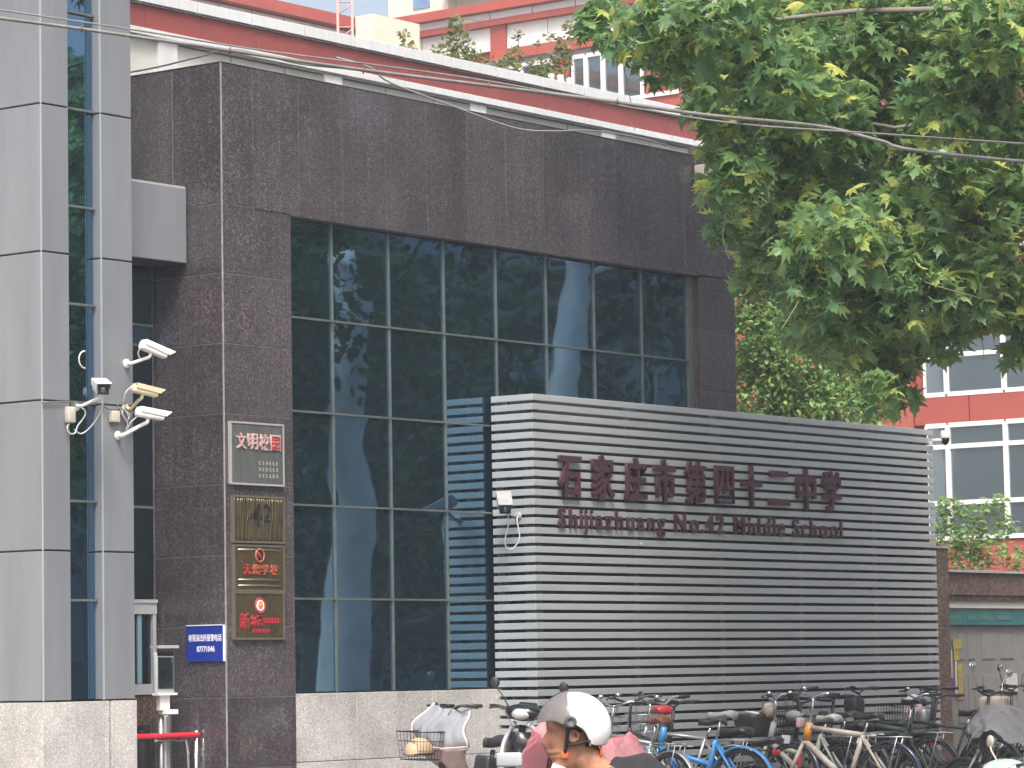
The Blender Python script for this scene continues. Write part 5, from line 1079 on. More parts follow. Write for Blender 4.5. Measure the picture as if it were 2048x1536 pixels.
def ebike(label, loc, yaw, body='black', seat='black', grips='black', steer=0.0, lean=0.0, basket=None, mirrors=False, head='black', rear_seat=True, name='electric_bicycle', group='electric bicycles parked by the screen', bar_z=1.04, wr=0.24, battery='black', mm='black'):
    """step-through electric bicycle: small wheels, battery box under a broad saddle, upright bars"""
    t = thing(name, label, 'electric bicycle', loc, (lean, 0, yaw), group); st = steer_m((0.42, 0, 0.6), steer)
    ra, fa = Vector((-0.52, 0, wr)), Vector((0.62, 0, wr))
    f = MB(); f.tube(smooth_path([(0.40, 0, 0.80), (0.42, 0, 0.60), (0.28, 0, 0.36), (0.0, 0, 0.30), (-0.25, 0, 0.34)], 5), 0.028, 10); f.tube([(-0.22, 0, 0.32), (-0.30, 0, 0.72)], 0.022, 8)
    for s in (1, -1): f.tube([(-0.2, s * 0.05, 0.32), ra + Vector((0, s * 0.08, 0))], 0.016, 6); f.tube([(-0.3, s * 0.04, 0.62), (-0.75, s * 0.08, 0.62)], 0.011, 6); f.tube([(-0.68, s * 0.08, 0.62), ra + Vector((0, s * 0.085, 0))], 0.011, 6)
    part(t, 'frame', body, f)
    part(t, 'battery_box', battery, MB().rbox((-0.19, 0, 0.50), (0.16, 0.17, 0.34), 0.03, Matrix.Rotation(R(-11), 3, 'Y')))
    part(t, 'footboard', 'rubber', MB().rbox((0.12, 0, 0.335), (0.34, 0.22, 0.03), 0.012))
    part(t, 'saddle', seat, saddle_mb((-0.33, 0, 0.79), 0.34, 0.24, 0.10))
    if rear_seat: part(t, 'rear_seat', seat, saddle_mb((-0.68, 0, 0.69), 0.30, 0.22, 0.07, True))
    fk = MB()
    for s in (1, -1): fk.tube([(0.44, s * 0.05, 0.55), fa + Vector((0, s * 0.07, 0))], 0.016, 8)
    fk.tube([(0.44, -0.06, 0.56), (0.44, 0.06, 0.56)], 0.02, 8); part(t, 'fork', 'steel', fk, st)
    part(t, 'stem', 'black', MB().tube([(0.42, 0, 0.60), (0.36, 0, bar_z - 0.03)], 0.018, 8), st)
    handlebar(t, (0.36, 0, bar_z - 0.03), 0.62, 0.06, 0.12, 'black', grips, st, True, False, 0.012)
    hd = part(t, 'headlamp', head, MB().rbox((0.47, 0, 0.86), (0.10, 0.17, 0.15), 0.04), st); part(hd, 'lamp_lens', 'lens', MB().lathe((0.518, 0, 0.87), (1, 0, 0), [(0, 0.012), (0.035, 0.008), (0.045, 0)], 14), st)
    part(t, 'display', 'blackgloss', MB().rbox((0.37, 0, bar_z + 0.02), (0.08, 0.13, 0.035), 0.012), st)
    wheel(t, ra, wr, 0.032, None, 0, 'steel', True); wheel(t, fa, wr, 0.032, st, 10, 'steel')
    fender(t, ra, wr + 0.03, 0.10, R(15), R(170), body); fender(t, fa, wr + 0.03, 0.09, R(30), R(165), body, st)
    part(t, 'tail_lamp', 'tail', MB().rbox((-0.79, 0, 0.60), (0.03, 0.12, 0.05), 0.012))
    part(t, 'kickstand', 'steel', MB().tube([(-0.2, 0.08, 0.3), (-0.26, 0.18, 0.01)], 0.011, 6))
    if basket: wire_basket((0.66, 0, 0.66), 0.26, 0.34, 0.24, basket, t, st)
    if mirrors:
        for s in (1, -1): mirror(t, (0.35, s * 0.22, bar_z + 0.03), (0.34, s * 0.34, bar_z + 0.20), mm, st)
    return t

def scooter(label,  loc, yaw, body='whitepaint', shield='blackgloss', seat='black', steer=0.0, lean=0.0, mirrors=True, screen=False, grips='black', mm='black', head_z=0.98, group='scooters parked by the screen', rack=False, mirror_z=0.24, trim=None, trim_r=0.016):
    """moped: leg shield, handlebar cowl with headlamp, floorboard, seat on a tail fairing"""
    t = thing('motor_scooter', label, 'scooter', loc, (lean, 0, yaw), group); st = steer_m((0.42, 0, 0.6), steer); wr = 0.235
    ra, fa = Vector((-0.56, 0, wr)), Vector((0.66, 0, wr))
    def sec(x, w, z0, z1, n=14, tilt=0.0):
        zc, h = (z0 + z1) / 2, (z1 - z0) / 2; return [Vector((x + tilt * math.sin(a) * h, math.copysign(abs(math.cos(a)) ** 0.7, math.cos(a)) * w / 2, zc + math.copysign(abs(math.sin(a)) ** 0.7, math.sin(a)) * h)) for a in [2 * PI * k / n for k in range(n)]]
    part(t, 'tail_fairing', body, MB().loft([sec(-0.10, 0.20, 0.34, 0.66), sec(-0.16, 0.30, 0.34, 0.70), sec(-0.40, 0.34, 0.36, 0.72), sec(-0.65, 0.28, 0.46, 0.74), sec(-0.84, 0.16, 0.58, 0.74), sec(-0.90, 0.06, 0.64, 0.72)]))
    part(t, 'floorboard', 'rubber', MB().rbox((0.12, 0, 0.31), (0.50, 0.32, 0.07), 0.03))
    # leg shield: curved plate wrapping back at the sides
    rows = [(0.30, 0.30, 0.30), (0.33, 0.45, 0.36), (0.37, 0.62, 0.40), (0.39, 0.78, 0.36), (0.40, 0.90, 0.24)]
    rings = []
    for x, z, w in rows:
        o = []; n = 10
        for k in range(n + 1):
            s = -1 + 2 * k / n; o.append(Vector((x + 0.10 - 0.13 * s * s, s * w / 2, z)))
        rings.append(o + [p - Vector((0.03, 0, 0)) for p in reversed(o)])
    part(t, 'leg_shield', shield, MB().loft(rings))
    # body-colour edge to the shield
    for s in (1, -1): part(t, 'shield_trim', trim or body, MB().tube(smooth_path([(x + 0.10 - 0.135, s * (w / 2 + 0.006), z) for x, z, w in rows] + [(0.42, s * 0.06, 0.97)], 4), trim_r, 7))
    part(t, 'steering_column', shield, MB().tube([(0.52, 0, 0.5), (0.40, 0, 0.95)], 0.035, 10), st)
    cw = MB().ell((0.38, 0, head_z), (0.13, 0.17, 0.075)); part(t, 'handlebar_cowl', body, cw, st)
    hd = part(t, 'headlamp', 'lens', MB().ell((0.47, 0, head_z - 0.01), (0.055, 0.085, 0.05)), st)
    handlebar(t, (0.36, 0, head_z - 0.01), 0.66, 0.045, 0.09, 'black', grips, st, True, False, 0.013)
    part(t, 'instrument_panel', 'blackgloss', MB().rbox((0.32, 0, head_z + 0.055), (0.09, 0.16, 0.03), 0.012, Matrix.Rotation(R(25), 3, 'Y')), st)
    part(t, 'seat', seat, saddle_mb((-0.42, 0, 0.76), 0.78, 0.27, 0.11, True))
    fk = MB()
    for s in (1, -1): fk.tube([(0.53, s * 0.05, 0.48), fa + Vector((0, s * 0.075, 0))], 0.017, 8)
    part(t, 'fork', 'steel', fk, st); fender(t, fa, wr + 0.035, 0.13, R(5), R(160), body, st)
    wheel(t, ra, wr, 0.045, None, 0, 'steel', True); wheel(t, fa, wr, 0.045, st, 0, 'steel', True)
    part(t, 'tail_lamp', 'tail', MB().rbox((-0.905, 0, 0.66), (0.03, 0.13, 0.05), 0.012))
    gr_ = MB()
    for s in (1, -1): gr_.tube(smooth_path([(-0.62, s * 0.11, 0.77), (-0.88, s * 0.11, 0.83), (-0.95, s * 0.05, 0.835)], 3), 0.011, 6)
    gr_.tube([(-0.95, -0.05, 0.835), (-0.95, 0.05, 0.835)], 0.011, 6); part(t, 'grab_rail', 'chrome', gr_)
    part(t, 'kickstand', 'steel', MB().tube([(-0.25, 0.10, 0.32), (-0.3, 0.2, 0.01)], 0.012, 6))
    if mirrors:
        for s in (1, -1): mirror(t, (0.34, s * 0.16, head_z + 0.04), (0.31, s * 0.31, head_z + mirror_z), mm, st, 0.04, 0.05)
    if screen:
        def sc_(u, v):
            s = -1 + 2 * v; return Vector((0.46 - 0.16 * u - 0.10 * s * s, s * (0.20 - 0.05 * u), head_z - 0.06 + 0.36 * u))
        part(t, 'wind_screen', 'visor', MB().sheet(sc_, 8, 10), st)
    return t

def drape(name, label, cat, m, ridge, half, drop, seed, nu=30, nv=24, wr=0.03, p=1.5, across=None, trim=None, thick=0.004):
    """cloth thrown over something: hangs from a ridge line to both sides, with folds"""
    g_ = random.Random(seed); ph = [g_.uniform(0, 6.28) for _ in range(12)]; rd_ = smooth_path(ridge, 8); n = len(rd_) - 1
    def fn(u, v):
        i = min(int(u * n), n - 1); f = u * n - i; q = rd_[i].lerp(rd_[i + 1], f); d = rd_[min(i + 1, n)] - rd_[i]; ac = Vector(across) if across else Vector((-d.y, d.x, 0)).normalized()
        s = -1 + 2 * v; a = abs(s); fold = wr * (math.sin(u * 17 + ph[0] + s * 2) * 0.6 + math.sin(u * 31 + ph[1]) * 0.35 + math.sin(u * 8 + s * 5 + ph[2]) * 0.5) * (0.25 + a)
        edge = 1 + 0.10 * math.sin(u * 9 + ph[3] + s) + 0.06 * math.sin(u * 23 + ph[4])
        cr_ = noise.noise_vector(q * 7 + ac * (s * 3.5) + Vector((seed, 0, 0))) * wr * 0.55 + Vector((0, 0, 1)) * (abs(noise.noise(q * 13 + ac * (s * 6) + Vector((seed, 3, 0)))) - 0.25) * wr * 1.1 + noise.noise_vector(q * 23 + ac * (s * 11) + Vector((seed, 3, 0))) * wr * 0.3
        return cr_ + q + ac * (s * half * (0.55 + 0.45 * (1 - a) * 0.3 + 0.25 * a) + fold * math.copysign(1, s)) - Vector((0, 0, drop * edge * a ** p + 0.012 * math.sin(u * 40 + ph[5]) * a)) + d.normalized() * (wr * 0.6 * math.sin(s * 9 + ph[6] + u * 3))
    t = tag(MB().sheet(fn, nu, nv).build(name, m), label, cat)
    md = t.modifiers.new('solid', 'SOLIDIFY'); md.thickness = thick
    sd = t.modifiers.new('sub', 'SUBSURF'); sd.levels = 1; sd.render_levels = 1
    return t

# --- the parked row, left to right
e1_ = ebike('dark electric bicycle with a grey and pink quilted wind apron over its handlebar', (23.48, 18.35, GZ), R(180), 'black', 'black', 'black', R(-14), R(-6), 'black', False, 'black', True, bar_z=1.10)
def apron(u, v):
    s = -1 + 2 * v; fold = 0.018 * math.sin(v * 13 + u * 4) + 0.012 * math.sin(v * 29)
    return Vector((0.42 + 0.16 * math.sin(u * 2.2) - 0.10 * s * s + fold, s * (0.20 + 0.10 * math.sin(u * PI * 0.7)) + 0.02 * math.sin(u * 9), 1.10 - 0.36 * u + 0.03 * s * s))
ap = MB().sheet(apron, 18, 22).build('wind_apron', 'greycloth', e1_, False); ap.modifiers.new('s', 'SOLIDIFY').thickness = 0.012
def lining(u, v):
    p = apron(0.92 + u * 0.55, v); return Vector((p.x + 0.03 - 0.06 * u, p.y * (1 - 0.12 * u), p.z))
MB().sheet(lining, 8, 22).build('apron_lining', 'pinkcloth', e1_, False).modifiers.new('s', 'SOLIDIFY').thickness = 0.01
MB().tube([apron(0.97, k / 20) + Vector((0.01, 0, 0)) for k in range(21)], 0.010, 6).build('apron_piping', 'whitetrim', e1_, False)
MB().tube([apron(k / 12, 0.02) for k in range(13)], 0.009, 6).build('apron_piping', 'whitetrim', e1_, False); MB().tube([apron(k / 12, 0.98) for k in range(13)], 0.009, 6).build('apron_piping', 'whitetrim', e1_, False)
th = thing('tan_helmet', 'tan half helmet lying in the front basket of the leftmost electric bicycle', 'helmet', (22.80, 18.33, 0.95))
MB().ell((22.80, 18.33, 0.90), (0.14, 0.12, 0.13), None, 22, 10, -0.1).build('shell', 'tan', th); MB().torus((22.80, 18.33, 0.89), (0, 0, 1), 0.125, 0.012, 24, 6).build('rim', 'black', th)

scooter('white and black scooter with a tall dark shield and two round mirrors', (23.19, 17.35, GZ), R(192), 'blackgloss', 'blackgloss', 'black', R(6), R(-3), True, False, head_z=1.06, mirror_z=0.20, trim='whitepaint', trim_r=0.022)
scooter('dark scooter hidden beneath the pink plastic rain cover', (22.55, 16.35, GZ), R(180), 'black', 'black', 'black', 0, 0, False, False, head_z=0.92).scale = (0.9, 0.9, 0.84)
drape('rain_cover', 'crumpled translucent pink plastic rain cover thrown over a scooter behind the rider', 'rain cover', 'pinkfilm', [(21.85, 16.36, 1.13), (22.10, 16.36, 1.22), (22.35, 16.35, 1.14), (22.65, 16.34, 0.99), (22.9, 16.34, 1.02), (23.15, 16.35, 1.05), (23.32, 16.36, 0.97), (23.46, 16.36, 0.80)], 0.42, 0.55, 14, 80, 56, 0.05, 1.25, thick=0.001)

be = bicycle('chrome barred bicycle with a brown leather saddle and a dark bag in its basket', (24.96, 17.60, GZ), R(75), 'silver', 'rust', 'black', 'chrome', 'silver', 'steel', R(-8), R(3), bar_z=1.07, seat_z=0.95)
MB().rbox((0.56, 0, 0.88), (0.16, 0.24, 0.22), 0.04).build('basket_bag', 'black', be, False)
bb_ = bicycle('sky blue shared bicycle with a grey saddle, blue rear fender and wire basket', (26.24, 17.75, GZ), R(90), 'skyblue', 'saddlegrey', 'black', 'silver', 'skyblue', 'steel', R(4), R(-2), thick=0.026, step=True, bar_z=1.07, seat_z=0.97, rack=False, saddle_L=0.30)
MB().rbox((0.50, 0.02, 0.64), (0.05, 0.16, 0.10), 0.015).build('number_plate', mat('blue_white_plate', (0.30, 0.36, 0.62), 0.5, ncol=(0.6, 0.62, 0.7), nscale=30), bb_, False)
rs_ = thing('red_saddle_cover', 'bright red saddle of a bicycle half hidden behind the wire basket', 'bicycle saddle', (26.20, 18.2, 1.2))
bicycle('dark bicycle with a bright red saddle behind the wire basket of the sky blue one', (25.78, 18.05, GZ), R(60), 'black', 'letterred', 'black', 'black', 'black', None, R(10), R(2), bar_z=1.09, seat_z=1.03)
bpy.data.objects.remove(rs_)
bicycle('silver bicycle whose bright bar rises behind the grey saddle', (26.55, 18.15, GZ), R(108), 'silver', 'black', 'black', 'chrome', 'silver', None, R(-20), R(4), bar_z=1.08, seat_z=0.90)
bh = bicycle('grey shared bicycle with a dark basket of white papers and an ivory headset cover', (28.11, 17.80, GZ), R(86), 'saddlegrey', 'saddlegrey', 'black', 'chrome', 'black', None, R(12), R(3), thick=0.024, step=True, bar_z=1.07, seat_z=0.90)
def tub(u, v):
    a = 2 * PI * v; k = 0.78 + 0.22 * u; return Vector((0.60 + 0.17 * k * math.copysign(abs(math.cos(a)) ** 0.6, math.cos(a)), 0.20 * k * math.copysign(abs(math.sin(a)) ** 0.6, math.sin(a)), 0.72 + 0.22 * u))
MB().sheet(tub, 5, 24).build('basket', 'black', bh, False).modifiers.new('s', 'SOLIDIFY').thickness = 0.01
pr = random.Random(4)
for i in range(4): MB().box((0.55 + pr.uniform(-0.06, 0.1), pr.uniform(-0.1, 0.1), 0.93 + i * 0.012), (0.2, 0.14, 0.006), Matrix.Rotation(pr.uniform(-1, 1), 3, 'Z') @ Matrix.Rotation(pr.uniform(-0.4, 0.4), 3, 'Y')).build('paper', 'poster_w' if i % 2 else 'whitetrim', bh, False)
MB().ell((0.42, 0, 0.98), (0.065, 0.075, 0.075)).build('headset_cover', 'ivory', bh, False)
MB().ell((0.20, -0.12, 0.93), (0.10, 0.06, 0.05)).build('side_pouch', 'greycloth', bh, False)
bw = bicycle('white framed bicycle with an orange head tube and thick rusty white tubes', (27.88, 17.20, GZ), R(93), 'ivory', 'black', 'black', 'chrome', 'navy', None, R(-10), R(3), thick=0.026, bar_z=1.10, seat_z=0.92)
MB().tube([(0.365, 0, 0.85), (0.405, 0, 0.70)], 0.040, 10).build('head_cover', 'orange', bw, False); MB().rbox((0.47, 0, 0.86), (0.05, 0.12, 0.10), 0.02).build('reflector', 'letterpink', bw, False); MB().rbox((0.47, 0.02, 0.52), (0.03, 0.04, 0.16), 0.012).build('fork_reflector', 'letterred', bw, False)
MB().box((0.60, 0.05, 0.70), (0.01, 0.15, 0.08)).build('number_plate', 'whitetrim', bw, False)
bk = bicycle('black mountain bicycle with a raised black saddle and thick frame', (29.64, 17.75, GZ), R(90), 'darkgreen', 'black', 'black', 'black', 'black', None, R(6), R(3), thick=0.030, bar_z=1.12, seat_z=1.03, W=0.62, bell=False)
MB().rbox((0.05, 0, 0.60), (0.34, 0.06, 0.14), 0.03, Matrix.Rotation(R(22), 3, 'Y')).build('battery_pack', 'darkgreen', bk, False); MB().rbox((0.40, 0.0, 1.0), (0.16, 0.2, 0.16), 0.04).build('phone_bag', 'black', bk, False)
bicycle('plain black bicycle leaning between the white framed one and the mountain bicycle', (28.95, 18.0, GZ), R(80), 'black', 'black', 'black', 'black', 'black', 'black', R(16), R(-4), bar_z=1.09, seat_z=0.92)
eb = ebike('black electric bicycle with a pink and white bag in its wire basket', (31.40, 17.90, GZ), R(84), 'black', 'black', 'black', R(8), R(3), 'steel', False, 'silver', True, bar_z=1.12)
MB().ell((0.64, -0.02, 0.92), (0.13, 0.14, 0.17)).build('basket_bag', mat('pink_print_bag', (0.62, 0.42, 0.42), 0.8, ncol=(0.66, 0.6, 0.6), nscale=14), eb, False)
bicycle('dark green bicycle squeezed between the mountain bicycle and the black electric one', (30.45, 17.55, GZ), R(96), 'darkgreen', 'black', 'black', 'chrome', 'black', 'black', R(-12), R(3), bar_z=1.06, seat_z=0.90)
eg = ebike('dark electric bicycle under a charcoal grey cloth with a black seat', (28.74, 15.70, GZ), R(98), 'black', 'black', 'black', R(-10), R(3), None, True, 'black', True, bar_z=1.12, mm='chrome')
drape('cover_cloth', 'charcoal grey cloth thrown over the front of a parked electric bicycle', 'cloth', 'greycloth2', [(28.66, 16.20, 1.08), (28.70, 16.05, 1.19), (28.76, 15.82, 1.18), (28.82, 15.58, 1.06), (28.86, 15.42, 0.94)], 0.30, 0.30, 19, 40, 40, 0.045, 1.2, thick=0.006)
for lb, x, y, a, st_, bk_, mrr in (('black electric bicycle between the sky blue bicycle and the grey shared one', 27.0, 18.2, 92, 6, 'black', False), ('black electric bicycle half hidden behind the white framed bicycle', 29.35, 18.28, 85, -8, 'black', False), ('black electric bicycle with an empty steel basket behind the mountain bicycle', 30.1, 18.3, 94, 10, 'steel', False), ('black electric bicycle beside the brown granite pier', 32.0, 18.2, 88, -6, 'black', False)):
    ebike(lb, (x, y, GZ), R(a), 'black', 'black', 'black', R(st_), R(3), bk_, mrr, 'black', True, bar_z=1.06)
eq = ebike('electric bicycle with a beige basket bag under black handlebars', (33.54, 18.10, GZ), R(88), 'black', 'black', 'black', R(5), R(2), None, True, 'black', True, bar_z=1.12)
MB().rbox((0.58, 0, 0.88), (0.26, 0.40, 0.30), 0.06).build('basket_bag', 'beige', eq, False)
scooter('navy blue scooter at the right edge with a white stripe', (32.30, 17.10, GZ), R(80), 'navy', 'navy', 'black', 0, R(2), True, False, head_z=1.08)
scooter('mint green scooter with cream mirrors and brown grips at the lower right corner', (18.38, 9.80, 0.16), R(152), 'mint', 'mint', 'brownseat', R(-6), 0, True, False, grips='brownseat', mm='ivory', head_z=0.97, mirror_z=0.17).scale = (1, 1, 0.82)

# ------------------------------------------------------------------ rider with white helmet
YAW = R(127.2)
HX, HY = 10.542 - 0.02 * math.cos(YAW), 7.727 - 0.02 * math.sin(YAW)
# ear height 1.336 above the road; everything below in the rider's own axes (+x ahead, +y left)
rs = scooter('grey scooter carrying the helmeted rider', (HX, HY + 0.0, 0), YAW, 'silver', 'black', 'black', 0, 0, False, False, head_z=0.98, group=None)
mr_ = MB().tube(smooth_path([(0.34, 0.18, 1.02), (0.30, 0.26, 1.10), (0.26, 0.30, 1.21)], 4), 0.010, 8).build('mirror', 'silver', rs, False)
MB().rbox((0.255, 0.30, 1.262), (0.022, 0.10, 0.055), 0.010, Matrix.Rotation(R(75), 3, 'Z')).build('mirror_shell', 'termgrey', mr_, False)
MB().box((0.07, 0.02, 1.215), (0.05, 0.09, 0.035), Matrix.Rotation(R(-20), 3, 'Y')).build('phone_holder', 'whitetrim', rs, False)

def lerp_tab(tab, z):
    for a, b in zip(tab[:-1], tab[1:]):
        if a[0] <= z <= b[0]:
            f = (z - a[0]) / (b[0] - a[0]); f = f * f * (3 - 2 * f) if False else f; return [a[i] + (b[i] - a[i]) * f for i in range(1, len(a))]
    return list(tab[0][1:]) if z < tab[0][0] else list(tab[-1][1:])
HEAD = [(-0.012, 0.052, -0.01, 0.030), (0.0, 0.076, -0.03, 0.040), (0.018, 0.088, -0.045, 0.050), (0.034, 0.081, -0.055, 0.056), (0.049, 0.093, -0.065, 0.060), (0.057, 0.085, -0.07, 0.062), (0.066, 0.097, -0.075, 0.064), (0.078, 0.087, -0.08, 0.066), (0.10, 0.088, -0.09, 0.070), (0.125, 0.085, -0.097, 0.073), (0.148, 0.080, -0.10, 0.074), (0.165, 0.090, -0.10, 0.075), (0.19, 0.088, -0.10, 0.076), (0.22, 0.070, -0.09, 0.066), (0.245, 0.035, -0.05, 0.038), (0.255, 0.004, -0.01, 0.006)]
def head_mesh(mb, org, pitch):
    rings = []; n = 120
    for i in range(90):
        z = -0.012 + 0.267 * i / 89; xf_, xb, hw = lerp_tab(HEAD, z); cx_ = (xf_ + xb) / 2; rx = (xf_ - xb) / 2; ring = []
        for k in range(n):
            a = 2 * PI * k / n; c_, s_ = math.cos(a), math.sin(a); e = 0.82
            x = cx_ + rx * math.copysign(abs(c_) ** e, c_); y = hw * math.copysign(abs(s_) ** e, s_)
            if c_ > 0:
                nz = max(0.0, 1 - abs(z - 0.108) / 0.045) if z < 0.108 else max(0.0, 1 - (z - 0.108) / 0.055); nz = nz ** 0.8
                x += 0.034 * nz * math.exp(-(y / 0.0165) ** 2)
                x -= 0.010 * math.exp(-((z - 0.140) / 0.013) ** 2) * math.exp(-((abs(y) - 0.032) / 0.016) ** 2)   # eye sockets
                x += 0.004 * math.exp(-((z - 0.105) / 0.02) ** 2) * math.exp(-((abs(y) - 0.045) / 0.018) ** 2)   # cheekbones
            ring.append(Vector((x, y, z)))
        rings.append(ring)
    m0 = len(mb.v); mb.loft(rings)
    for s in (1, -1):
        c_ = Vector((-0.004, s * 0.076, 0.118)); mb.ell(c_, (0.016, 0.010, 0.030), Matrix.Rotation(s * R(18), 3, 'Z')); mb.torus(c_ + Vector((-0.004, s * 0.008, 0.004)), (0.25, s, 0), 0.021, 0.0062, 18, 8)
    mb.xf(Matrix.Translation(org) @ Matrix.Rotation(pitch, 4, 'Y'), m0)

def remeshed(mb, name, m, parent, voxel, smooth=6):
    me = mb.mesh(name); o = bpy.data.objects.new(name, me); C.objects.link(o); r_ = o.modifiers.new('r', 'REMESH'); r_.mode = 'VOXEL'; r_.voxel_size = voxel; r_.use_smooth_shade = True
    s_ = o.modifiers.new('s', 'SMOOTH'); s_.iterations = smooth; s_.factor = 0.5
    dg = bpy.context.evaluated_depsgraph_get(); dg.update(); me2 = bpy.data.meshes.new_from_object(o.evaluated_get(dg)); bpy.data.objects.remove(o)
    me2.materials.clear(); me2.materials.append(M[m] if isinstance(m, str) else m); me2.polygons.foreach_set('use_smooth', [True] * len(me2.polygons)); return link(name, me2, parent)

M['skin'] = mat('skin', (0.40, 0.205, 0.125), 0.5, 0, 0.4, 0, 18, (0.33, 0.155, 0.09), 0.0012, 90)
M['skin'].node_tree.nodes['Principled BSDF'].inputs['Subsurface Weight'].default_value = 0.12
M['skin'].node_tree.nodes['Principled BSDF'].inputs['Subsurface Radius'].default_value = (0.01, 0.004, 0.002)
M['hair'] = mat('dark_hair', (0.012, 0.010, 0.010), 0.6, ncol=(0.03, 0.026, 0.024), nscale=60, bump=0.002, bscale=200)
pn = thing('person', 'rider in profile wearing a white half helmet with smoke visor and a black shirt', 'person', (HX, HY, 0), (0, 0, YAW))
bd = MB(); CH = Vector((0.004, 0, 1.222))
head_mesh(bd, CH, R(6))
bd.tube(smooth_path([(-0.005, 0, 1.36), (-0.022, 0, 1.29), (-0.055, 0, 1.235), (-0.095, 0, 1.17)], 4), [0.058] * 6 + [0.064] * 4 + [0.075] * 3, 20)
bd.tube(smooth_path([(-0.41, 0, 0.80), (-0.38, 0, 0.92), (-0.28, 0, 1.06), (-0.14, 0, 1.17)], 4), [0.15] * 4 + [0.14] * 5 + [0.15] * 2 + [0.12, 0.09], 20)
for s in (1, -1):
    bd.tube(smooth_path([(-0.10, s * 0.05, 1.18), (-0.14, s * 0.18, 1.13), (-0.02, s * 0.25, 0.97), (0.08, s * 0.29, 0.88)], 4), [0.06] * 4 + [0.058] * 4 + [0.05] * 4 + [0.042], 14)
    bd.tube(smooth_path([(0.08, s * 0.29, 0.88), (0.16, s * 0.285, 0.93), (0.24, s * 0.28, 1.00)], 4), [0.043, 0.043, 0.042, 0.04, 0.038, 0.035, 0.032, 0.03, 0.028], 14)
    bd.ell((0.265, s * 0.28, 1.03), (0.045, 0.042, 0.022), Matrix.Rotation(R(-25), 3, 'Y'))
    for k in range(4):
        y = s * (0.25 + k * 0.02); L_ = (0.9, 1.0, 0.97, 0.8)[k]; bd.tube(smooth_path([(0.285, y, 1.045), (0.285 + 0.045 * L_, y, 1.035), (0.285 + 0.050 * L_, y, 1.008), (0.285 + 0.018, y, 0.992)], 3), 0.0088, 8)
    bd.tube(smooth_path([(0.25, s * 0.245, 1.025), (0.268, s * 0.225, 1.012), (0.29, s * 0.222, 0.998)], 3), 0.0095, 8)
    bd.tube(smooth_path([(-0.40, s * 0.09, 0.80), (-0.18, s * 0.13, 0.80), (0.02, s * 0.15, 0.74)], 4), [0.09] * 5 + [0.075] * 4, 16)
    bd.tube(smooth_path([(0.02, s * 0.15, 0.74), (0.06, s * 0.14, 0.56), (0.08, s * 0.13, 0.40)], 4), [0.064] * 3 + [0.055] * 3 + [0.042] * 3, 14)
    bd.ell((0.13, s * 0.13, 0.375), (0.12, 0.042, 0.035))
body = remeshed(bd, 'body', 'skin', pn, 0.0040, 2)
shm = MB()
shm.tube(smooth_path([(-0.42, 0, 0.76), (-0.39, 0, 0.92), (-0.285, 0, 1.06), (-0.15, 0, 1.165), (-0.105, 0, 1.20)], 4), [0.165] * 4 + [0.155] * 5 + [0.162] * 3 + [0.125, 0.10, 0.088, 0.082, 0.080], 20)
for s in (1, -1): shm.tube(smooth_path([(-0.10, s * 0.05, 1.165), (-0.145, s * 0.18, 1.13), (-0.05, s * 0.235, 1.01)], 4), [0.07] * 4 + [0.072] * 5, 14)
remeshed(shm, 'shirt', mat('black_shirt', (0.011, 0.011, 0.013), 0.9, ncol=(0.018, 0.018, 0.02), nscale=20, bump=0.004, bscale=14), pn, 0.008, 4)
tr_ = MB()
for s in (1, -1):
    tr_.tube(smooth_path([(-0.42, s * 0.09, 0.79), (-0.18, s * 0.13, 0.80), (0.03, s * 0.15, 0.74)], 4), [0.102] * 5 + [0.086] * 4, 16); tr_.tube(smooth_path([(0.02, s * 0.15, 0.76), (0.065, s * 0.14, 0.56), (0.085, s * 0.13, 0.42)], 4), [0.078] * 4 + [0.066] * 5, 14)
remeshed(tr_, 'trousers', 'navy', pn, 0.01, 3)
for s in (1, -1): MB().ell((0.14, s * 0.13, 0.372), (0.14, 0.052, 0.045)).build('shoe', 'black', pn, False)
hr = MB().ell((-0.012, 0, 1.375), (0.104, 0.083, 0.115), None, 30, 22); hr.f = [f for f in hr.f if not (sum(hr.v[i].x for i in f) / len(f) > 0.045 and sum(hr.v[i].z for i in f) / len(f) < 1.44) and not (sum(hr.v[i].z for i in f) / len(f) < 1.30) and not (sum(hr.v[i].z for i in f) / len(f) < 1.352 and sum(hr.v[i].x for i in f) / len(f) > -0.045)]; hr.smooth = [True] * len(hr.f)
hr.build('hair', 'hair', pn, False)
for s in (1, -1): MB().ell((0.074, s * 0.031, 1.365), (0.012, 0.013, 0.010)).build('eye', 'letterwhite', pn, False); MB().tube([(0.083, s * 0.016, 1.383), (0.085, s * 0.032, 1.387), (0.072, s * 0.05, 1.382)], 0.004, 6).build('eyebrow', 'hair', pn, False)
MB().tube([(0.094, -0.018, 1.281), (0.0985, 0, 1.281), (0.094, 0.018, 1.281)], 0.0035, 6).build('lips', mat('lips', (0.30, 0.12, 0.09), 0.5), pn, False)

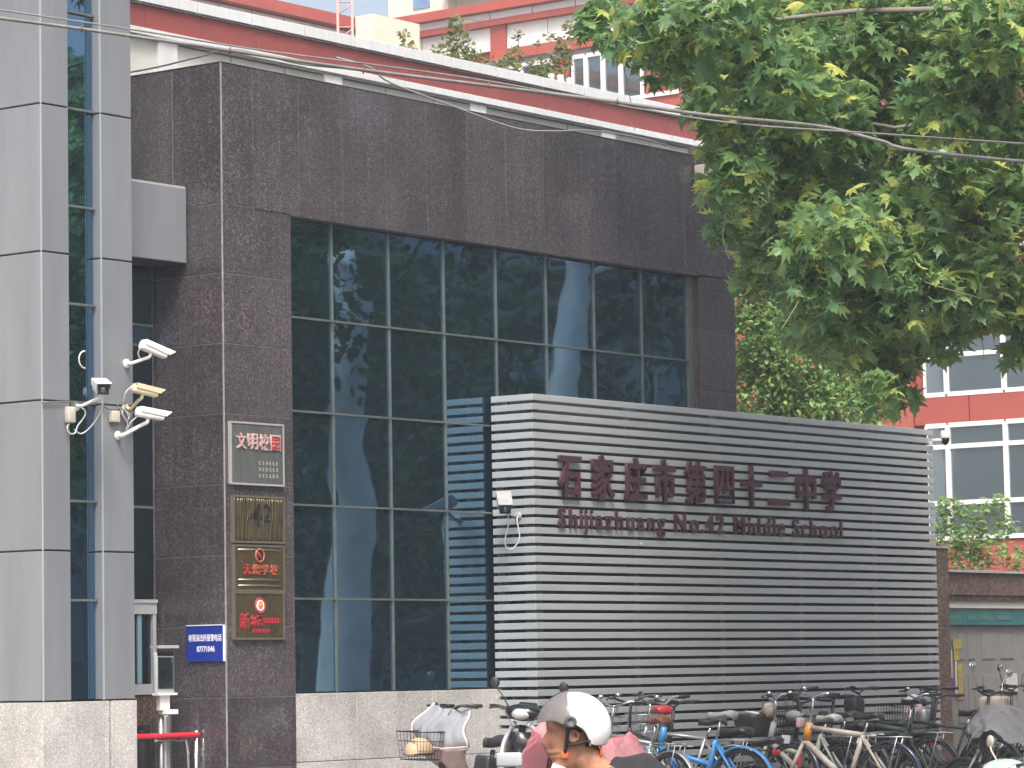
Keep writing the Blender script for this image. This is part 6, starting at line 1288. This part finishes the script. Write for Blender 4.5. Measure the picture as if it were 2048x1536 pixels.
hm = thing('white_helmet', 'white half helmet with a smoke grey visor and black chin strap on the rider', 'helmet', (HX, HY, 1.375), (0, 0, YAW))
def shell_cut(rx, ry, rz, keep, n=150, m=76):
    e = MB().ell((0, 0, 0), (rx, ry, rz), None, n, m); fs = []
    for f in e.f:
        c_ = sum((e.v[i] for i in f), Vector()) / len(f)
        if keep(c_): fs.append(f)
    used = sorted({i for f in fs for i in f}); ix = {o: k for k, o in enumerate(used)}; e.v = [e.v[i] for i in used]; e.f = [tuple(ix[i] for i in f) for f in fs]; e.smooth = [True] * len(e.f)
    cnt = {}
    for f in e.f:
        for a_, b_ in zip(f, f[1:] + f[:1]): cnt[tuple(sorted((a_, b_)))] = cnt.get(tuple(sorted((a_, b_))), 0) + 1
    nb_ = {}
    for (a_, b_), c_ in cnt.items():
        if c_ == 1: nb_.setdefault(a_, []).append(b_); nb_.setdefault(b_, []).append(a_)
    for _ in range(40):
        new = {}
        for i, q in nb_.items():
            p = e.v[i] * 0.4 + sum((e.v[k] for k in q), Vector()) / len(q) * 0.6; L_ = math.sqrt((p.x / rx) ** 2 + (p.y / ry) ** 2 + (p.z / rz) ** 2); new[i] = p / max(L_, 1e-6)
        for i, p in new.items(): e.v[i] = p
    return e
def sst(a, b, x): t_ = min(1, max(0, (x - a) / (b - a))); return t_ * t_ * (3 - 2 * t_)
def keep_shell(c_):
    zmin = -0.072 + 0.072 * sst(-0.062, -0.030, c_.x) + 0.022 * sst(-0.02, 0.03, c_.x); xf_ = 0.030 - 0.030 * sst(0.06, 0.02, c_.z) * 0.9
    return c_.z > zmin and c_.x < xf_
o = shell_cut(0.141, 0.126, 0.136, keep_shell).build('shell', mat('helmet_white', (0.80, 0.80, 0.76), 0.22, ncol=(0.72, 0.72, 0.69), nscale=7, coat=0.4), hm, False)
o.modifiers.new('s', 'SOLIDIFY').thickness = 0.010
o = shell_cut(0.128, 0.114, 0.124, lambda c_: c_.z > 0.012 - 0.05 * sst(0.0, -0.06, c_.x) and c_.x < 0.088, 80, 40).build('liner', mat('liner', (0.06, 0.058, 0.056), 0.9), hm, False)
def keep_visor(c_):
    zlo = 0.030 - 0.020 * sst(0.10, 0.02, c_.x) + 0.012 * math.sin(min(1, max(0, c_.x / 0.14)) * PI); xb = 0.026 - 0.030 * sst(0.06, 0.0, c_.z)
    return c_.z > zlo - 0.012 and c_.x > xb
o = shell_cut(0.150, 0.131, 0.143, keep_visor).build('visor', 'visor', hm, False); o.modifiers.new('s', 'SOLIDIFY').thickness = 0.002
for s in (1, -1):
    pv_ = MB().lathe((0.018, s * 0.122, 0.022), (0, s, 0), [(0, 0.006), (0.010, 0.006), (0.012, 0.009), (0.021, 0.009), (0.024, 0.005), (0.025, -0.004)], 20).build('visor_pivot', mat('pivot_grey', (0.07, 0.07, 0.075), 0.5) if s == 1 else bpy.data.materials['pivot_grey'], hm, False)
    st_ = MB()
    pts = smooth_path([(0.028, s * 0.100, 0.005), (0.034, s * 0.084, -0.045), (0.040, s * 0.066, -0.090), (0.045, s * 0.045, -0.118)], 4); st_.tube(pts, 0.008, 6)
    pts = smooth_path([(-0.055, s * 0.100, -0.05), (-0.01, s * 0.088, -0.062), (0.03, s * 0.078, -0.066)], 4); st_.tube(pts, 0.006, 6)
    st_.build('strap', 'black', hm, False)
    MB().rbox((0.042, s * 0.062, -0.105), (0.028, 0.012, 0.026), 0.004).build('buckle', mat('orange_buckle', (0.70, 0.12, 0.03), 0.4) if s == 1 else bpy.data.materials['orange_buckle'], hm, False)
MB().rbox((-0.052, 0.108, -0.052), (0.012, 0.008, 0.010), 0.003).build('vent', 'black', hm, False)
MB().rbox((-0.098, 0.035, -0.088), (0.010, 0.03, 0.045), 0.004).build('rear_tab', bpy.data.materials['orange_buckle'], hm, False)

# ------------------------------------------------------------------ haze volume added to lift the blacks and lower contrast
hz = MB().box2((-170, -170, -1.0), (270, 270, 44.0)).build('haze', 'dark')
hm_ = bpy.data.materials.new('haze_air'); hm_.use_nodes = True
hn = hm_.node_tree.nodes; hn.remove(hn['Principled BSDF']); hv = hn.new('ShaderNodeVolumePrincipled')
hv.inputs['Color'].default_value = (0.86, 0.92, 1.0, 1); hv.inputs['Density'].default_value = 0.0010; hv.inputs['Anisotropy'].default_value = 0.0
hm_.node_tree.links.new(hv.outputs[0], hn['Material Output'].inputs['Volume'])
hz.data.materials.clear(); hz.data.materials.append(hm_); tag(hz, 'thin pale haze added to lift the dark tones', 'haze', kind='stuff')
